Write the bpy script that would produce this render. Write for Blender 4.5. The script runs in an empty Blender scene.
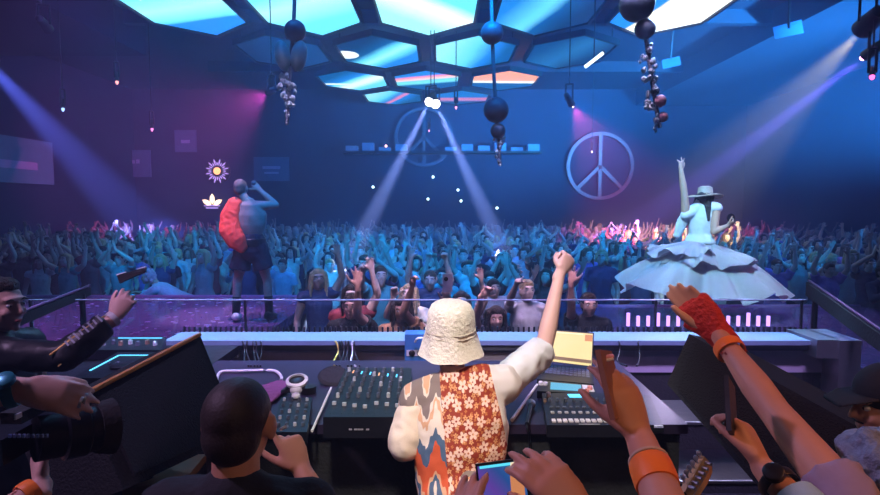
import bpy, bmesh, math, random
from mathutils import Vector, Matrix, noise
random.seed(11)
C = bpy.context.scene.collection
R = math.radians
V = Vector
# ------------------------------------------------------------------ camera
CAMZ, F = 2.55, 560.0
PITCH = math.atan((247.5 - 205) / F)
FW, UP = V((0, math.cos(PITCH), -math.sin(PITCH))), V((0, math.sin(PITCH), math.cos(PITCH)))
def P(px, py, d):
    v = V((1, 0, 0)) * ((px - 440) / F) + UP * ((247.5 - py) / F) + FW
    return V((0, 0, CAMZ)) + v * (d / v.y)
def PZ(px, py, z):
    v = V((1, 0, 0)) * ((px - 440) / F) + UP * ((247.5 - py) / F) + FW
    return V((0, 0, CAMZ)) + v * ((z - CAMZ) / v.z)
cam = bpy.data.objects.new('camera', bpy.data.cameras.new('camera'))
C.objects.link(cam)
cam.data.sensor_width = 36; cam.data.lens = 36 * F / 880
cam.location = (0, 0, CAMZ); cam.rotation_euler = (math.pi / 2 - PITCH, 0, 0)
cam.data.clip_start = 0.02
bpy.context.scene.camera = cam
# ------------------------------------------------------------------ materials
MATS = {}
def nn(nt, t, **k):
    n = nt.nodes.new(t)
    for a, b in k.items(): setattr(n, a, b)
    return n
def mat(name, col, rough=.6, metal=0., var=.15, scale=18., bump=.1, emit=None, es=0., objcol=False, coat=0., sheen=0.):
    if name in MATS: return MATS[name]
    m = bpy.data.materials.new(name); m.use_nodes = True; nt = m.node_tree
    b = nt.nodes['Principled BSDF']; L = nt.links.new
    b.inputs['Roughness'].default_value = rough; b.inputs['Metallic'].default_value = metal
    b.inputs['Coat Weight'].default_value = coat
    b.inputs['Sheen Weight'].default_value = sheen
    tc = nn(nt, 'ShaderNodeTexCoord'); nz = nn(nt, 'ShaderNodeTexNoise')
    nz.inputs['Scale'].default_value = scale; nz.inputs['Detail'].default_value = 4
    L(tc.outputs['Object'], nz.inputs['Vector'])
    mr = nn(nt, 'ShaderNodeMapRange'); mr.inputs['To Min'].default_value = 1 - var; mr.inputs['To Max'].default_value = 1 + var
    L(nz.outputs['Fac'], mr.inputs['Value'])
    hs = nn(nt, 'ShaderNodeHueSaturation'); L(mr.outputs['Result'], hs.inputs['Value'])
    if objcol:
        oi = nn(nt, 'ShaderNodeObjectInfo'); L(oi.outputs['Color'], hs.inputs['Color'])
    else: hs.inputs['Color'].default_value = (*col, 1)
    L(hs.outputs['Color'], b.inputs['Base Color'])
    if bump:
        bp = nn(nt, 'ShaderNodeBump'); bp.inputs['Strength'].default_value = bump; bp.inputs['Distance'].default_value = .02
        L(nz.outputs['Fac'], bp.inputs['Height']); L(bp.outputs['Normal'], b.inputs['Normal'])
    if emit:
        b.inputs['Emission Color'].default_value = (*emit, 1); b.inputs['Emission Strength'].default_value = es
    MATS[name] = m
    return m
def ramp(nt, stops, const=False):
    r = nn(nt, 'ShaderNodeValToRGB'); e = r.color_ramp.elements
    r.color_ramp.interpolation = 'CONSTANT' if const else 'LINEAR'
    while len(e) > 1: e.remove(e[-1])
    e[0].position, e[0].color = stops[0][0], (*stops[0][1], 1)
    for p, c in stops[1:]:
        x = e.new(p); x.color = (*c, 1)
    return r
def mth(nt, op, a, b=None, c=None):
    n = nn(nt, 'ShaderNodeMath', operation=op)
    for i, v in enumerate((a, b, c)):
        if v is None: continue
        if isinstance(v, (int, float)): n.inputs[i].default_value = v
        else: nt.links.new(v, n.inputs[i])
    return n.outputs[0]
def screen_mat(name, stops, ang, strength, scale=1., const=False, blobs=()):
    """a lit screen showing graphics: a colour ramp across the panel"""
    m = bpy.data.materials.new(name); m.use_nodes = True; nt = m.node_tree; L = nt.links.new
    b = nt.nodes['Principled BSDF']; b.inputs['Base Color'].default_value = (.01, .01, .012, 1); b.inputs['Roughness'].default_value = .4
    tc = nn(nt, 'ShaderNodeTexCoord'); sp = nn(nt, 'ShaderNodeSeparateXYZ'); L(tc.outputs['Object'], sp.inputs[0])
    x = mth(nt, 'MULTIPLY', sp.outputs[0], math.cos(R(ang)) / scale); y = mth(nt, 'MULTIPLY', sp.outputs[1], math.sin(R(ang)) / scale)
    nz = nn(nt, 'ShaderNodeTexNoise'); nz.inputs['Scale'].default_value = .7; L(tc.outputs['Object'], nz.inputs['Vector'])
    f = mth(nt, 'ADD', mth(nt, 'ADD', x, y), mth(nt, 'MULTIPLY_ADD', nz.outputs['Fac'], .12, .44))
    rp = ramp(nt, stops, const); L(f, rp.inputs['Fac'])
    out = rp.outputs['Color']
    for bx, by, rx, ry, col in blobs:
        dx = mth(nt, 'DIVIDE', mth(nt, 'SUBTRACT', sp.outputs[0], bx), rx); dy = mth(nt, 'DIVIDE', mth(nt, 'SUBTRACT', sp.outputs[1], by), ry)
        rr = mth(nt, 'ADD', mth(nt, 'MULTIPLY', dx, dx), mth(nt, 'MULTIPLY', dy, dy))
        k = mth(nt, 'LESS_THAN', rr, 1.)
        mx = nn(nt, 'ShaderNodeMix', data_type='RGBA'); L(k, mx.inputs[0]); L(out, mx.inputs[6]); mx.inputs[7].default_value = (*col, 1)
        out = mx.outputs[2]
    L(out, b.inputs['Emission Color']); b.inputs['Emission Strength'].default_value = strength
    return m
def glow(name, col, s): return mat(name, (.02, .02, .02), .5, var=0, bump=0, emit=col, es=s)
# ------------------------------------------------------------------ objects
def link(name, me, m, parent=None):
    o = bpy.data.objects.new(name, me); C.objects.link(o)
    if m: me.materials.append(m)
    o.parent = parent
    return o
def tag(o, label=None, cat=None, group=None, kind=None):
    if label: o['label'] = label
    if cat: o['category'] = cat
    if group: o['group'] = group
    if kind: o['kind'] = kind
    return o
def thing(name, label, cat, loc=(0, 0, 0), rz=0., group=None):
    o = bpy.data.objects.new(name, None); C.objects.link(o); o.location = loc; o.rotation_euler[2] = rz
    o.empty_display_size = .1
    return tag(o, label, cat, group)
def mesh(name, bm, m, parent=None, smooth=True, origin=None, bevel=0.):
    """world-coordinate bmesh -> object; parent's translation (no rotation) removed"""
    if bevel:
        bmesh.ops.bevel(bm, geom=[e for e in bm.edges if len(e.link_faces) == 2 and e.calc_face_angle(0) > .5], offset=bevel, segments=2, affect='EDGES', profile=.6)
    off = V(parent_loc(parent)) if parent else V((0, 0, 0))
    if origin is not None and parent is None: off = V(origin)
    if off.length: bmesh.ops.translate(bm, verts=bm.verts, vec=-off)
    bmesh.ops.recalc_face_normals(bm, faces=bm.faces)
    me = bpy.data.meshes.new(name); bm.to_mesh(me); bm.free()
    if smooth:
        me.polygons.foreach_set('use_smooth', [True] * len(me.polygons))
        try: me.set_sharp_from_angle(angle=R(40))
        except Exception: pass
    o = link(name, me, m, parent)
    if parent is not None and parent.type == 'MESH':
        pass
    if parent is None and off.length: o.location = off
    return o
def parent_loc(p):
    l = V((0, 0, 0))
    while p is not None:
        l += V(p.location); p = p.parent
    return l
BM = bmesh.new
def box(bm, lo, hi, M=None):
    vs = [bm.verts.new((x, y, z)) for x in (lo[0], hi[0]) for y in (lo[1], hi[1]) for z in (lo[2], hi[2])]
    if M: 
        for v in vs: v.co = M @ v.co
    for f in ((0, 1, 3, 2), (4, 6, 7, 5), (0, 4, 5, 1), (2, 3, 7, 6), (0, 2, 6, 4), (1, 5, 7, 3)): bm.faces.new([vs[i] for i in f])
    return bm
def hexa(bm, q, off):
    """prism from a quad/polygon q moved by off"""
    a = [bm.verts.new(p) for p in q]; b = [bm.verts.new(V(p) + V(off)) for p in q]
    bm.faces.new(a); bm.faces.new(b[::-1]); n = len(q)
    for i in range(n): bm.faces.new((a[i], b[i], b[(i + 1) % n], a[(i + 1) % n]))
    return bm
def loft(bm, pts, rads, side=None, n=12, cap='round', M=None):
    pts = [V(p) for p in pts]; rads = [(r, r) if isinstance(r, (int, float)) else r for r in rads]
    T = []
    for i in range(len(pts)):
        t = pts[min(i + 1, len(pts) - 1)] - pts[max(i - 1, 0)]
        T.append(t.normalized() if t.length > 1e-7 else V((0, 0, 1)))
    if side is None:
        side = V((1, 0, 0)) if abs(T[0].x) < .8 else V((0, 1, 0))
    side = V(side)
    rings = []
    S = []
    for i, p in enumerate(pts):
        s = side - T[i] * side.dot(T[i])
        if s.length < 1e-4: s = T[i].orthogonal()
        s.normalize(); S.append((s, T[i].cross(s)))
    seq = []
    if cap == 'round':
        r = min(rads[0])
        for k in (80, 60, 35): seq.append((pts[0] - T[0] * r * math.sin(R(k)), rads[0], math.cos(R(k)), 0))
    for i in range(len(pts)): seq.append((pts[i], rads[i], 1., i))
    if cap == 'round':
        r = min(rads[-1])
        for k in (35, 60, 80): seq.append((pts[-1] + T[-1] * r * math.sin(R(k)), rads[-1], math.cos(R(k)), len(pts) - 1))
    for p, (a, b), k, i in seq:
        s, t = S[i]
        rings.append([bm.verts.new(p + s * (a * k * math.cos(2 * math.pi * j / n)) + t * (b * k * math.sin(2 * math.pi * j / n))) for j in range(n)])
    for a, b in zip(rings, rings[1:]):
        for j in range(n): bm.faces.new((a[j], a[(j + 1) % n], b[(j + 1) % n], b[j]))
    bm.faces.new(rings[0][::-1]); bm.faces.new(rings[-1])
    return bm
def ell(bm, c, r, X=None, Y=None, seg=16):
    """ellipsoid, radii r along X,Y,X x Y"""
    X = V(X).normalized() if X is not None else V((1, 0, 0)); Y = V(Y if Y is not None else (0, 1, 0)); Y = (Y - X * Y.dot(X)).normalized(); Z = X.cross(Y)
    M = Matrix.Translation(V(c)) @ Matrix((X, Y, Z)).transposed().to_4x4() @ Matrix.Diagonal((r[0], r[1], r[2], 1))
    bmesh.ops.create_uvsphere(bm, u_segments=seg, v_segments=max(6, seg * 2 // 3), radius=1, matrix=M)
    return bm
def cyl(bm, a, b, ra, rb=None, n=16): return loft(bm, [a, b], [ra, ra if rb is None else rb], n=n, cap='flat')
def lathe(bm, prof, c=(0, 0, 0), n=32, axis=None, xform=None):
    c = V(c); Z = V(axis).normalized() if axis else V((0, 0, 1)); X = Z.orthogonal().normalized(); Y = Z.cross(X)
    rings = [[bm.verts.new(c + Z * z + (X * math.cos(2 * math.pi * j / n) + Y * math.sin(2 * math.pi * j / n)) * max(r, 1e-4)) for j in range(n)] for r, z in prof]
    for a, b in zip(rings, rings[1:]):
        for j in range(n): bm.faces.new((a[j], a[(j + 1) % n], b[(j + 1) % n], b[j]))
    if prof[0] != prof[-1]:
        bm.faces.new(rings[0][::-1]); bm.faces.new(rings[-1])
    else:
        bmesh.ops.remove_doubles(bm, verts=rings[0] + rings[-1], dist=1e-6)
    return bm
def tube(bm, pts, r, n=8, it=2):
    pts = [V(p) for p in pts]
    for _ in range(it):
        q = [pts[0]]
        for a, b in zip(pts, pts[1:]): q += [a.lerp(b, .25), a.lerp(b, .75)]
        pts = q + [pts[-1]]
    return loft(bm, pts, [r] * len(pts), n=n, cap='flat')
def solid(name, bm, m, parent, voxel=.012, smooth=3, wrinkle=0., wscale=9., off=None, sf=.5):
    """fuse overlapping closed shapes into one continuous skin"""
    off = parent_loc(parent) if off is None else V(off)
    if off.length: bmesh.ops.translate(bm, verts=bm.verts, vec=-off)
    bmesh.ops.recalc_face_normals(bm, faces=bm.faces)
    me = bpy.data.meshes.new('t'); bm.to_mesh(me); bm.free()
    o = bpy.data.objects.new('t', me); C.objects.link(o)
    md = o.modifiers.new('r', 'REMESH'); md.mode = 'VOXEL'; md.voxel_size = voxel; md.use_smooth_shade = True
    if smooth:
        s = o.modifiers.new('s', 'SMOOTH'); s.factor = sf; s.iterations = smooth
    dg = bpy.context.evaluated_depsgraph_get()
    n = bpy.data.meshes.new_from_object(o.evaluated_get(dg)); n.name = name
    bpy.data.objects.remove(o); bpy.data.meshes.remove(me)
    if wrinkle:
        co = [0.] * (3 * len(n.vertices)); nr = co[:]
        n.vertices.foreach_get('co', co)
        n.vertices.foreach_get('normal', nr)
        for i in range(len(n.vertices)):
            v = V(co[3 * i:3 * i + 3]); k = noise.noise(V((v.x * wscale, v.y * wscale, v.z * wscale * .45))) + .5 * noise.noise(v * wscale * 2.3)
            k = (1 - abs(k) * 2.2) * wrinkle
            for j in range(3): co[3 * i + j] += nr[3 * i + j] * k
        n.vertices.foreach_set('co', co)
    n.polygons.foreach_set('use_smooth', [True] * len(n.polygons))
    n.materials.clear()
    return link(name, n, m, parent)
# ------------------------------------------------------------------ bodies
def hand(bm, w, d, n, th=1, size=1., curl=(20, 20, 25, 25), spread=6., thumb=(.7, .6, .25), tcurl=15, fat=1.):
    """w wrist, d finger direction, n direction the palm faces, th: thumb side sign of d x n"""
    w, d = V(w), V(d).normalized(); n = V(n); n = (n - d * n.dot(d)).normalized(); s = d.cross(n) * th; k = size
    kn = w + d * .09 * k
    loft(bm, [w - d * .03 * k, w + d * .012 * k, w + d * .05 * k, kn - d * .004 * k], [(.026 * k * fat, .019 * k), (.029 * k * fat, .019 * k), (.04 * k, .0165 * k), (.041 * k, .0135 * k)], side=s, n=14)
    ell(bm, w + d * .035 * k + s * .022 * k + n * .007 * k, (.030 * k, .016 * k, .015 * k), d + s * .4, s)
    ell(bm, w + d * .035 * k - s * .022 * k + n * .006 * k, (.032 * k, .013 * k, .013 * k), d, s)
    offs = (.0305, .0105, -.0105, -.030); lens = (.070, .079, .073, .057)
    for i in range(4):
        a = R(spread) * (1.5 - i); dd = (d * math.cos(a) + s * math.sin(a)).normalized()
        p = kn + s * offs[i] * k - d * (.004 + .004 * abs(i - 1)) * k; ax_n = n; cur = R(curl[i]) * .75; pts = [p - dd * .015 * k, p]
        for f in (.45, .31, .24):
            v = dd * math.cos(cur) + ax_n * math.sin(cur); p = p + v * lens[i] * f * k; pts.append(p); cur += R(curl[i])
        r = .0096 * k * fat if i < 3 else .0083 * k * fat
        loft(bm, pts, [r * 1.08, r * 1.08, r * .98, r * .92, r * .78], n=8)
    t = (s * thumb[0] + d * thumb[1] + n * thumb[2]).normalized(); p = w + d * .022 * k + s * .024 * k; pts = [p]
    b = (d * .8 + n * .3 - s * .4).normalized()
    for f, q in ((.040, 0), (.034, 1), (.028, 2)):
        v = (t * math.cos(R(tcurl) * q) + b * math.sin(R(tcurl) * q)).normalized(); p = p + v * f * k; pts.append(p)
    loft(bm, pts, [.0145 * k, .0118 * k * fat, .0106 * k * fat, .0088 * k * fat], n=8)
def frame3(f, u=(0, 0, 1)):
    f = V(f).normalized(); u = V(u); u = (u - f * u.dot(f)).normalized(); return f, u, f.cross(u)   # forward, up, right
def head(bm, c, f, u=(0, 0, 1), k=1., ears=True, female=False):
    f, u, r = frame3(f, u); c = V(c)
    A = lambda x, y, z: c + r * x * k + f * y * k + u * z * k
    ell(bm, A(0, -.012, .028), (.077 * k, .096 * k, .088 * k), r, f, 20)
    ell(bm, A(0, .018, -.02), (.064 * k, .076 * k, .085 * k), r, f, 18)
    ell(bm, A(0, .042, -.072), (.045 * k if not female else .038 * k, .043 * k, .034 * k), r, f)
    ell(bm, A(0, .074, -.092), (.020 * k, .016 * k, .016 * k), r, f)                     # chin
    ell(bm, A(0, .078, .035), (.056 * k, .016 * k, .014 * k), r, f)                      # brow
    for s in (-1, 1):
        ell(bm, A(s * .038, .070, -.022), (.019 * k, .016 * k, .018 * k), r, f)          # cheek
        if ears: ell(bm, A(s * .081, -.004, .0), (.011 * k, .020 * k, .033 * k), r + f * -.25 * s, f)
    loft(bm, [A(0, .084, .028), A(0, .099, .0), A(0, .108, -.020)], [.008 * k, .010 * k, .013 * k], n=8)      # nose
    ell(bm, A(0, .090, -.028), (.018 * k, .012 * k, .008 * k), r, f)
    ell(bm, A(0, .088, -.052), (.024 * k, .010 * k, .0055 * k), r, f)                    # lips
    ell(bm, A(0, .086, -.064), (.020 * k, .010 * k, .0065 * k), r, f)
def joints(z0=0., s=1., yaw=0., at=(0, 0), lean=0., stance=.11, knee=.0, turn=0.):
    """world joints of a standing figure facing yaw (0 = +Y)"""
    M = Matrix.Translation((at[0], at[1], z0)) @ Matrix.Rotation(yaw, 4, 'Z') @ Matrix.Diagonal((s, s, s, 1))
    L = M @ Matrix.Translation((0, 0, .93)) @ Matrix.Rotation(-lean, 4, 'X') @ Matrix.Translation((0, 0, -.93))
    J = dict(s=s, f=(M.to_3x3() @ V((0, 1, 0))).normalized(), r=(M.to_3x3() @ V((1, 0, 0))).normalized())
    for k, p in dict(pelvis=(0, 0, .93), waist=(0, .005, 1.08), chest=(0, .01, 1.27), sh=(0, -.005, 1.40), neck=(0, -.005, 1.47), head=(0, .035, 1.615),
                     shL=(-.175, 0, 1.405), shR=(.175, 0, 1.405)).items(): J[k] = L @ V(p)
    for q, sg in (('L', -1), ('R', 1)):
        J['hip' + q] = M @ V((sg * .085, 0, .92)); J['kn' + q] = M @ V((sg * (stance * .9), .03 + knee, .49)); J['an' + q] = M @ V((sg * stance, 0, .08)); J['toe' + q] = M @ V((sg * (stance + .02), .15, .03))
        J['el' + q] = M @ V((sg * .24, .0, 1.13)); J['wr' + q] = M @ V((sg * .24, .12, .90)); J['hd' + q] = V(J['f']) * .4 + V((0, 0, -1)); J['hn' + q] = -sg * J['r']
        J['hp' + q] = {}
    J['u'] = (L.to_3x3() @ V((0, 0, 1))).normalized(); J['hf'] = V(J['f'])
    J['M'] = M
    return J
def torso_b(bm, J, g=0., hem=None, neckgap=True, female=False):
    s = J['s']; r = J['r']; w = .88 if female else 1.
    pts = [J['pelvis'] - J['u'] * .07 * s if hem is None else J['pelvis'] + J['u'] * hem * s, J['pelvis'] + J['u'] * .02 * s, J['waist'], J['waist'].lerp(J['chest'], .55), J['chest'] + J['u'] * .04 * s, J['sh'], J['neck'] - J['u'] * .018 * s]
    ra = [(.155, .105), (.158, .108), (.138 * w, .098), (.152 * w, .108), (.168 * w, .112), (.140 * w, .085), (.075, .065)]
    if hem is not None: ra[0] = (.170, .122); ra[1] = (.165, .118)
    g2 = g
    loft(bm, pts, [((a + g2) * s, (b + g2) * s) for a, b in ra], side=r, n=20)
    for q in 'LR':
        loft(bm, [J['sh'] + (J['sh' + q] - J['sh']) * .25 + J['u'] * .025 * s, J['sh' + q]], [(.062 + g) * s, (.056 + g) * s], n=12)
def arm_b(bm, J, q, g=0., upto=2., flat=False, hands=True, fat=1.):
    s = J['s']; a, b, c = J['sh' + q], J['el' + q], J['wr' + q]
    if upto <= 1:
        e = a.lerp(b, upto); loft(bm, [a, a.lerp(e, .5), e], [(.056 + g) * s, (.052 + g) * s, (.052 + g * 1.5) * s], n=14, cap='round' if not flat else 'flat')
        if flat: ell(bm, a, [(.056 + g) * s] * 3)
        return
    loft(bm, [a, a.lerp(b, .35), b], [(.055 + g) * s, (.051 + g) * s, (.041 + g) * s], n=14)
    e = c if upto >= 2 else b.lerp(c, upto - 1)
    loft(bm, [b, b.lerp(c, .28), b.lerp(c, .7), c] if upto >= 2 else [b, b.lerp(e, .3), e], [(.041 + g) * s, (.043 + g) * s, (.032 + g) * s, (.026 + g) * s] if upto >= 2 else [(.041 + g) * s, (.044 + g) * s, (.037 + g * 1.2) * s], n=14, cap='round' if upto >= 2 and not flat else 'flat')
    if flat: ell(bm, b, [(.041 + g) * s] * 3)
    if hands and g == 0: hand(bm, c, J['hd' + q], J['hn' + q], **{'th': 1, 'size': s, 'fat': fat, **J['hp' + q]})
def leg_b(bm, J, q, g=0., upto=2., foot=True):
    s = J['s']; a, b, c = J['hip' + q], J['kn' + q], J['an' + q]
    if upto <= 1:
        e = a.lerp(b, upto); loft(bm, [a, a.lerp(e, .5), e], [(.086 + g) * s, (.080 + g) * s, (.075 + g * 1.6) * s], n=16, cap='flat'); ell(bm, a, [(.086 + g) * s] * 3); return
    loft(bm, [a, a.lerp(b, .4), b], [(.086 + g) * s, (.076 + g) * s, (.053 + g) * s], n=16)
    loft(bm, [b, b.lerp(c, .3), b.lerp(c, .75), c], [(.053 + g) * s, (.055 + g) * s, (.037 + g) * s, (.034 + g) * s], n=14, cap='round' if g == 0 else 'flat')
    if foot: loft(bm, [c + V((0, 0, -.03 * s)) - (J['toe' + q] - c) * .3, c.lerp(J['toe' + q], .5) - V((0, 0, .012 * s)), J['toe' + q]], [(.035 * s, .035 * s), (.042 * s, .036 * s), (.040 * s, .022 * s)], side=J['r'], n=12)
def body(J, female=False, ears=True, fat=1.):
    bm = BM(); torso_b(bm, J, 0, female=female); s = J['s']
    for q in 'LR': arm_b(bm, J, q, fat=fat); leg_b(bm, J, q)
    loft(bm, [J['neck'] - J['u'] * .05 * s, J['head'] - J['hf'] * .02 * s - J['u'] * .04 * s], [.060 * s, .054 * s], n=14)
    head(bm, J['head'], J['hf'], J.get('hu', J['u']), s, ears, female)
    return bm
def shirt(J, g=.013, sl=.55, slR=None, hem=-.05, female=False):
    bm = BM(); torso_b(bm, J, g, hem=hem, female=female)
    arm_b(bm, J, 'L', g, sl, True, False); arm_b(bm, J, 'R', g, sl if slR is None else slR, True, False)
    return bm
def trousers(J, g=.012, upto=2.):
    bm = BM(); s = J['s']
    loft(bm, [J['pelvis'] - J['u'] * .06 * s, J['pelvis'] + J['u'] * .07 * s], [((.150 + g) * s, (.105 + g) * s), ((.146 + g) * s, (.100 + g) * s)], side=J['r'], n=18)
    for q in 'LR': leg_b(bm, J, q, g, upto, False)
    return bm
def hair(J, style='short'):
    bm = BM(); s = J['s']; f, u, r = frame3(J['hf'], J.get('hu', J['u'])); c = J['head']
    A = lambda x, y, z: c + r * x * s + f * y * s + u * z * s
    if style == 'crop': ell(bm, A(0, -.016, .034), (.079 * s, .097 * s, .087 * s), r, f, 20); ell(bm, A(0, -.045, -.010), (.070 * s, .064 * s, .072 * s), r, f); return bm
    ell(bm, A(0, -.022, .040), (.084 * s, .098 * s, .088 * s), r, f, 20)
    if style != 'crop': ell(bm, A(0, .030, .085), (.060 * s, .055 * s, .040 * s), r, f)
    ell(bm, A(0, -.045, -.015), (.074 * s, .066 * s, .075 * s), r, f)
    if style == 'long':
        for x in (-.062, 0, .062):
            loft(bm, [A(x, -.04, .05), A(x * 1.25, -.06, -.09), A(x * 1.4, -.055, -.24)], [(.045 * s, .040 * s), (.046 * s, .035 * s), (.03 * s, .022 * s)], side=r, n=12)
        for x in (-.078, .078): loft(bm, [A(x, .02, .06), A(x * 1.08, .01, -.06), A(x * 1.15, -.0, -.2)], [(.022 * s, .03 * s), (.022 * s, .028 * s), (.016 * s, .02 * s)], side=r, n=10)
    if style == 'bun': ell(bm, A(0, -.09, .12), (.04 * s, .04 * s, .04 * s), r, f)
    if style == 'curly':
        for i in range(26):
            a = i * 2.4; z = .125 - .19 * i / 26; q = math.sqrt(max(.05, 1 - (z / .13) ** 2)) * .085
            y = math.sin(a) * q - .02
            if y > .045 and z < .07: continue
            ell(bm, A(math.cos(a) * q, y, z), [.032 * s] * 3, seg=8)
    return bm
def cap_hat(J, parent, m, brim_m=None, voxel=.008, fw=None):
    s = J['s']; f, u, r = frame3(J['hf'] if fw is None else fw, J.get('hu', J['u'])); c = J['head']
    A = lambda x, y, z: c + r * x * s + f * y * s + u * z * s
    bm = BM(); ell(bm, A(0, -.012, .052), (.088 * s, .106 * s, .088 * s), r, f, 20)
    loft(bm, [A(0, -.012, .03), A(0, -.012, .055)], [(.088 * s, .106 * s)] * 2, side=r, n=24, cap='flat')
    o = solid('cap_crown', bm, m, parent, voxel, 2)
    bm = BM(); loft(bm, [A(0, .06, .045), A(0, .11, .042), A(0, .165, .028)], [(.072 * s, .008 * s), (.074 * s, .008 * s), (.055 * s, .006 * s)], side=r, n=18)
    solid('cap_brim', bm, brim_m or m, parent, .005, 1)
    return o
def eyes(J, parent):
    s = J['s']; f, u, r = frame3(J['hf'], J.get('hu', J['u'])); c = J['head']
    for x in (-1, 1):
        p = c + r * x * .031 * s + f * .080 * s + u * .010 * s
        e = mesh('eye', ell(BM(), p, (.0125 * s, .011 * s, .0085 * s), r, f, 12), M_eye, parent)
        mesh('iris', ell(BM(), p + f * .0075 * s, (.0055 * s, .005 * s, .0055 * s), r, f, 10), M_black, e)
        mesh('eyebrow', loft(BM(), [p + u * .022 * s - r * .017 * s + f * .008 * s, p + u * .027 * s + f * .012 * s, p + u * .022 * s + r * .017 * s + f * .008 * s], [.003 * s, .004 * s, .003 * s], n=6), M_black, parent)
M_skin = mat('skin', (.62, .36, .26), .5, var=.06, bump=.03)
M_skinr = mat('skin_tan', (.60, .30, .19), .5, var=.08, bump=.04)
M_skinp = mat('skin_pale', (.72, .45, .38), .5, var=.06, bump=.03)
M_eye = mat('eye_white', (.7, .7, .7), .2, var=0, bump=0)
M_black = mat('black_plastic', (.012, .012, .014), .4, var=.2)
M_crowdskin = mat('crowd_skin', (.5, .3, .2), .5, var=.05, bump=0, objcol=True)
M_crowdcloth = mat('crowd_cloth', (.5, .5, .5), .8, var=.2, bump=.3, objcol=True)
M_crowdhair = mat('crowd_hair', (.5, .5, .5), .6, var=.35, scale=60, bump=.6, objcol=True)
# ================================================================== the room
HX, YB, YF, ZC = 13.5, 25.0, -3.0, 7.6
FZ = .60           # floor of the booth
TZ = 1.65          # top of the booth table
RZ = 1.11          # top of the runways
M_wall = mat('wall_paint', (.006, .020, .06), .8, var=.25, scale=1.5, bump=.2)
M_ceil = mat('ceiling_paint', (.006, .012, .03), .8, var=.3, scale=1.2, bump=.2)
M_floor = mat('dance_floor', (.02, .022, .03), .45, var=.3, scale=3)
M_steel = mat('brushed_metal', (.55, .57, .62), .32, .9, var=.08, scale=30, bump=.03)
M_rail = mat('rail_metal', (.45, .42, .55), .25, 1., var=.05)
M_dark = mat('dark_metal', (.012, .013, .018), .5, .3)
M_cloth = mat('black_fabric', (.012, .012, .015), .85, var=.3, scale=60, bump=.3)
def S(name, bm, m, parent=None): o = mesh(name, bm, m, parent, smooth=False); return tag(o, kind='structure') if parent is None else o
S('floor', box(BM(), (-HX, YF, -.2), (HX, YB, 0)), M_floor)
S('ceiling', box(BM(), (-HX - .3, YF - .3, ZC), (HX + .3, YB + .3, ZC + .3)), M_ceil)
S('wall_back', box(BM(), (-HX, YB, -.2), (HX, YB + .3, ZC)), M_wall)
S('wall_left', box(BM(), (-HX - .3, YF - .3, -.2), (-HX, YB + .3, ZC)), M_wall)
S('wall_right', box(BM(), (HX, YF - .3, -.2), (HX + .3, YB + .3, ZC)), M_wall)
S('wall_front', box(BM(), (-HX, YF - .3, -.2), (HX, YF, ZC)), M_wall)
# recessed dark soffit along the left of the ceiling and dropped beams
S('trim_1', box(BM(), (-HX, YF, ZC - .9), (-8.2, 16, ZC)), M_ceil)
S('trim_2', box(BM(), (8.6, 3, ZC - .7), (HX, YB, ZC)), M_ceil)
for k, y in enumerate((9.4, 14.9, 20.2)):
    S('trim_%d' % (k + 3), box(BM(), (-8.2, y, ZC - .35), (8.6, y + .25, ZC)), M_ceil)
S('floor_booth', box(BM(), (-5, YF, .0), (5, 3.9, FZ)), M_floor)
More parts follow.
